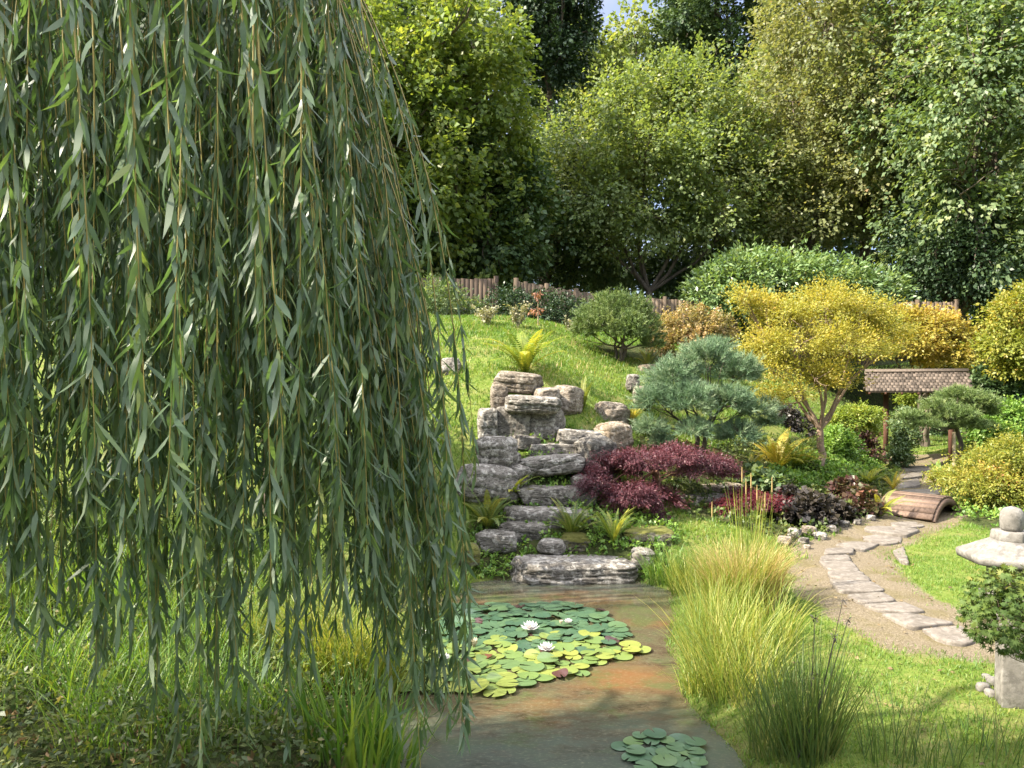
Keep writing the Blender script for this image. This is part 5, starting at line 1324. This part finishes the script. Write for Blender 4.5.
REG = [(405, 692), (405, 650), (430, 615), (455, 607), (500, 606), (560, 603), (600, 615), (625, 630), (622, 645), (648, 652), (610, 660), (580, 676), (520, 690), (490, 697), (440, 694)]
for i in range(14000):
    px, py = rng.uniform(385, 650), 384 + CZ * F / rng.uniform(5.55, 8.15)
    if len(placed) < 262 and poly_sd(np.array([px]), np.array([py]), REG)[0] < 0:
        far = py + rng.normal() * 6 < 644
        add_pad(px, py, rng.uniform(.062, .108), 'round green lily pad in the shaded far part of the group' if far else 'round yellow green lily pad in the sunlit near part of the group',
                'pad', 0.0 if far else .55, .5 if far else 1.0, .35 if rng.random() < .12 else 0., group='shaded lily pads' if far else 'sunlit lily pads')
for i in range(300):
    px, py = rng.uniform(612, 700), rng.uniform(735, 775)
    if poly_sd(np.array([px]), np.array([py]), [(612, 745), (640, 735), (700, 745), (712, 775), (640, 775)])[0] < 0:
        add_pad(px, py, rng.uniform(.05, .08), 'small lily pad in the cluster at the bottom of the pond', 'pad', .1, .6, group='small lily pads at the bottom of the pond')
def lily(px, py, r, label, open_=1.0):
    q = on_water(px, py); t = thing('water_lily', label, 'flower', (q[0], q[1], .045), 'white water lilies')
    pos, d, nr, L, W, rn = [], [], [], [], [], []
    for ring, (n, el, l) in enumerate([(9, .35, 1.0), (8, .75, .92), (7, 1.1, .8)]):
        el = el * open_ + (1 - open_) * 1.4
        for i in range(n):
            a = i * 2 * PI / n + ring * .35 + rng.normal() * .05
            dv = np.array([math.cos(a) * math.cos(el), math.sin(a) * math.cos(el), math.sin(el)])
            d.append(dv); nr.append([-math.cos(a) * math.sin(el), -math.sin(a) * math.sin(el), math.cos(el)]); L.append(r * l); W.append(r * .42); rn.append(rng.random()); pos.append([0, 0, 0])
    mb = MB(); leaves(mb, np.array(pos, dtype=float), np.array(d), np.array(nr), np.array(L), np.array(W), np.array(rn), fold=-.25, wide=.55)
    obj('petals', mb.mesh('petals'), M['petal'] if open_ > .5 else M['bud'], t)
    if open_ > .5:
        mb = MB()
        for i in range(20):
            a = rng.random() * 6.28; e = np.array([math.cos(a) * .3, math.sin(a) * .3, 1]) * r * .38
            mb.tube(np.stack([e * 0, e * .5, e]), np.array([.003, .003, .004]), 4)
        obj('stamens', mb.mesh('stamens'), M['stamen'], t)
lily(530, 634, .10, 'largest open white water lily, farthest from the bank plants')
lily(546, 655, .085, 'white water lily on the edge of the sunlit pads')
lily(419, 640, .085, 'open white water lily seen through the willow tips')
lily(444, 664, .06, 'small white water lily touching the willow edge, nearest the viewer')
lily(474, 653, .09, 'closed pale water lily bud standing at the left of the pads', .15)
lily(568, 628, .055, 'small half open water lily at the right of the far pads', .7)
lily(561, 629, .045, 'tiny closed white lily bud beside the half open one', .2)

# ------------------------------------------------------------------ light, world, camera
sd = np.array([SUN_AZ[0] * math.cos(EL), SUN_AZ[1] * math.cos(EL), math.sin(EL)])
from mathutils import Vector
sl = bpy.data.lights.new('sun', 'SUN'); sl.energy = 3.6; sl.angle = R(.53); sl.color = (1, .91, .76)
so = bpy.data.objects.new('sun', sl); COL.objects.link(so); so.rotation_euler = Vector(-sd).to_track_quat('-Z', 'Y').to_euler(); so.location = (-20, 10, 30)
w = bpy.data.worlds.new('World'); scene.world = w; w.use_nodes = True
nt = w.node_tree; bg = nt.nodes['Background']
sk = N(nt, 'ShaderNodeTexSky', sky_type='NISHITA'); sk.sun_disc = False; sk.sun_elevation = EL; sk.sun_rotation = math.atan2(SUN_AZ[0], SUN_AZ[1]); sk.ozone_density = 1.5
tc = N(nt, 'ShaderNodeTexCoord'); mpw = N(nt, 'ShaderNodeMapping'); mpw.inputs['Rotation'].default_value = (0, 0, 1.9); nt.links.new(tc.outputs['Generated'], mpw.inputs[0]); nz = noise(nt, 3.2, 6, .55, vec=mpw.outputs[0])
spw = N(nt, 'ShaderNodeSeparateXYZ'); nt.links.new(tc.outputs['Generated'], spw.inputs[0])
low = ramp(nt, spw.outputs[2], [(.48, (.92, .92, .92)), (.66, (.55, .55, .55))])
cl = mixc(nt, 1.0, low, ramp(nt, nz, [(.30, (.8, .8, .8)), (.6, (1, 1, 1))]), 'MULTIPLY')
hi = ramp(nt, spw.outputs[2], [(.5, (0, 0, 0)), (.7, (1, 1, 1))])
cc = mixc(nt, hi, ramp(nt, nz, [(.42, (.5, .62, 1.05)), (.58, (1.1, 1.12, 1.3)), (.7, (1.8, 1.75, 1.7))]), (8.0, 7.6, 7.2))
nt.links.new(mixc(nt, cl, sk.outputs[0], cc), bg.inputs[0]); bg.inputs[1].default_value = .15
cam = bpy.data.cameras.new('camera'); cam.sensor_width = 36; cam.lens = 36 * F / 1024; cam.clip_end = 2000; cam.clip_start = .05
co = bpy.data.objects.new('camera', cam); COL.objects.link(co); co.location = (0, 0, CZ); co.rotation_euler = (R(90), 0, 0); scene.camera = co
vs = scene.view_settings
vs.view_transform = 'Standard'; vs.look = 'None'; vs.gamma = 1; vs.exposure = 2.3; vs.use_curve_mapping = False
cy = scene.cycles
cy.max_bounces = 6; cy.diffuse_bounces = 3; cy.glossy_bounces = 2; cy.transmission_bounces = 3; cy.transparent_max_bounces = 4
cy.use_denoising = True; cy.sample_clamp_indirect = 6
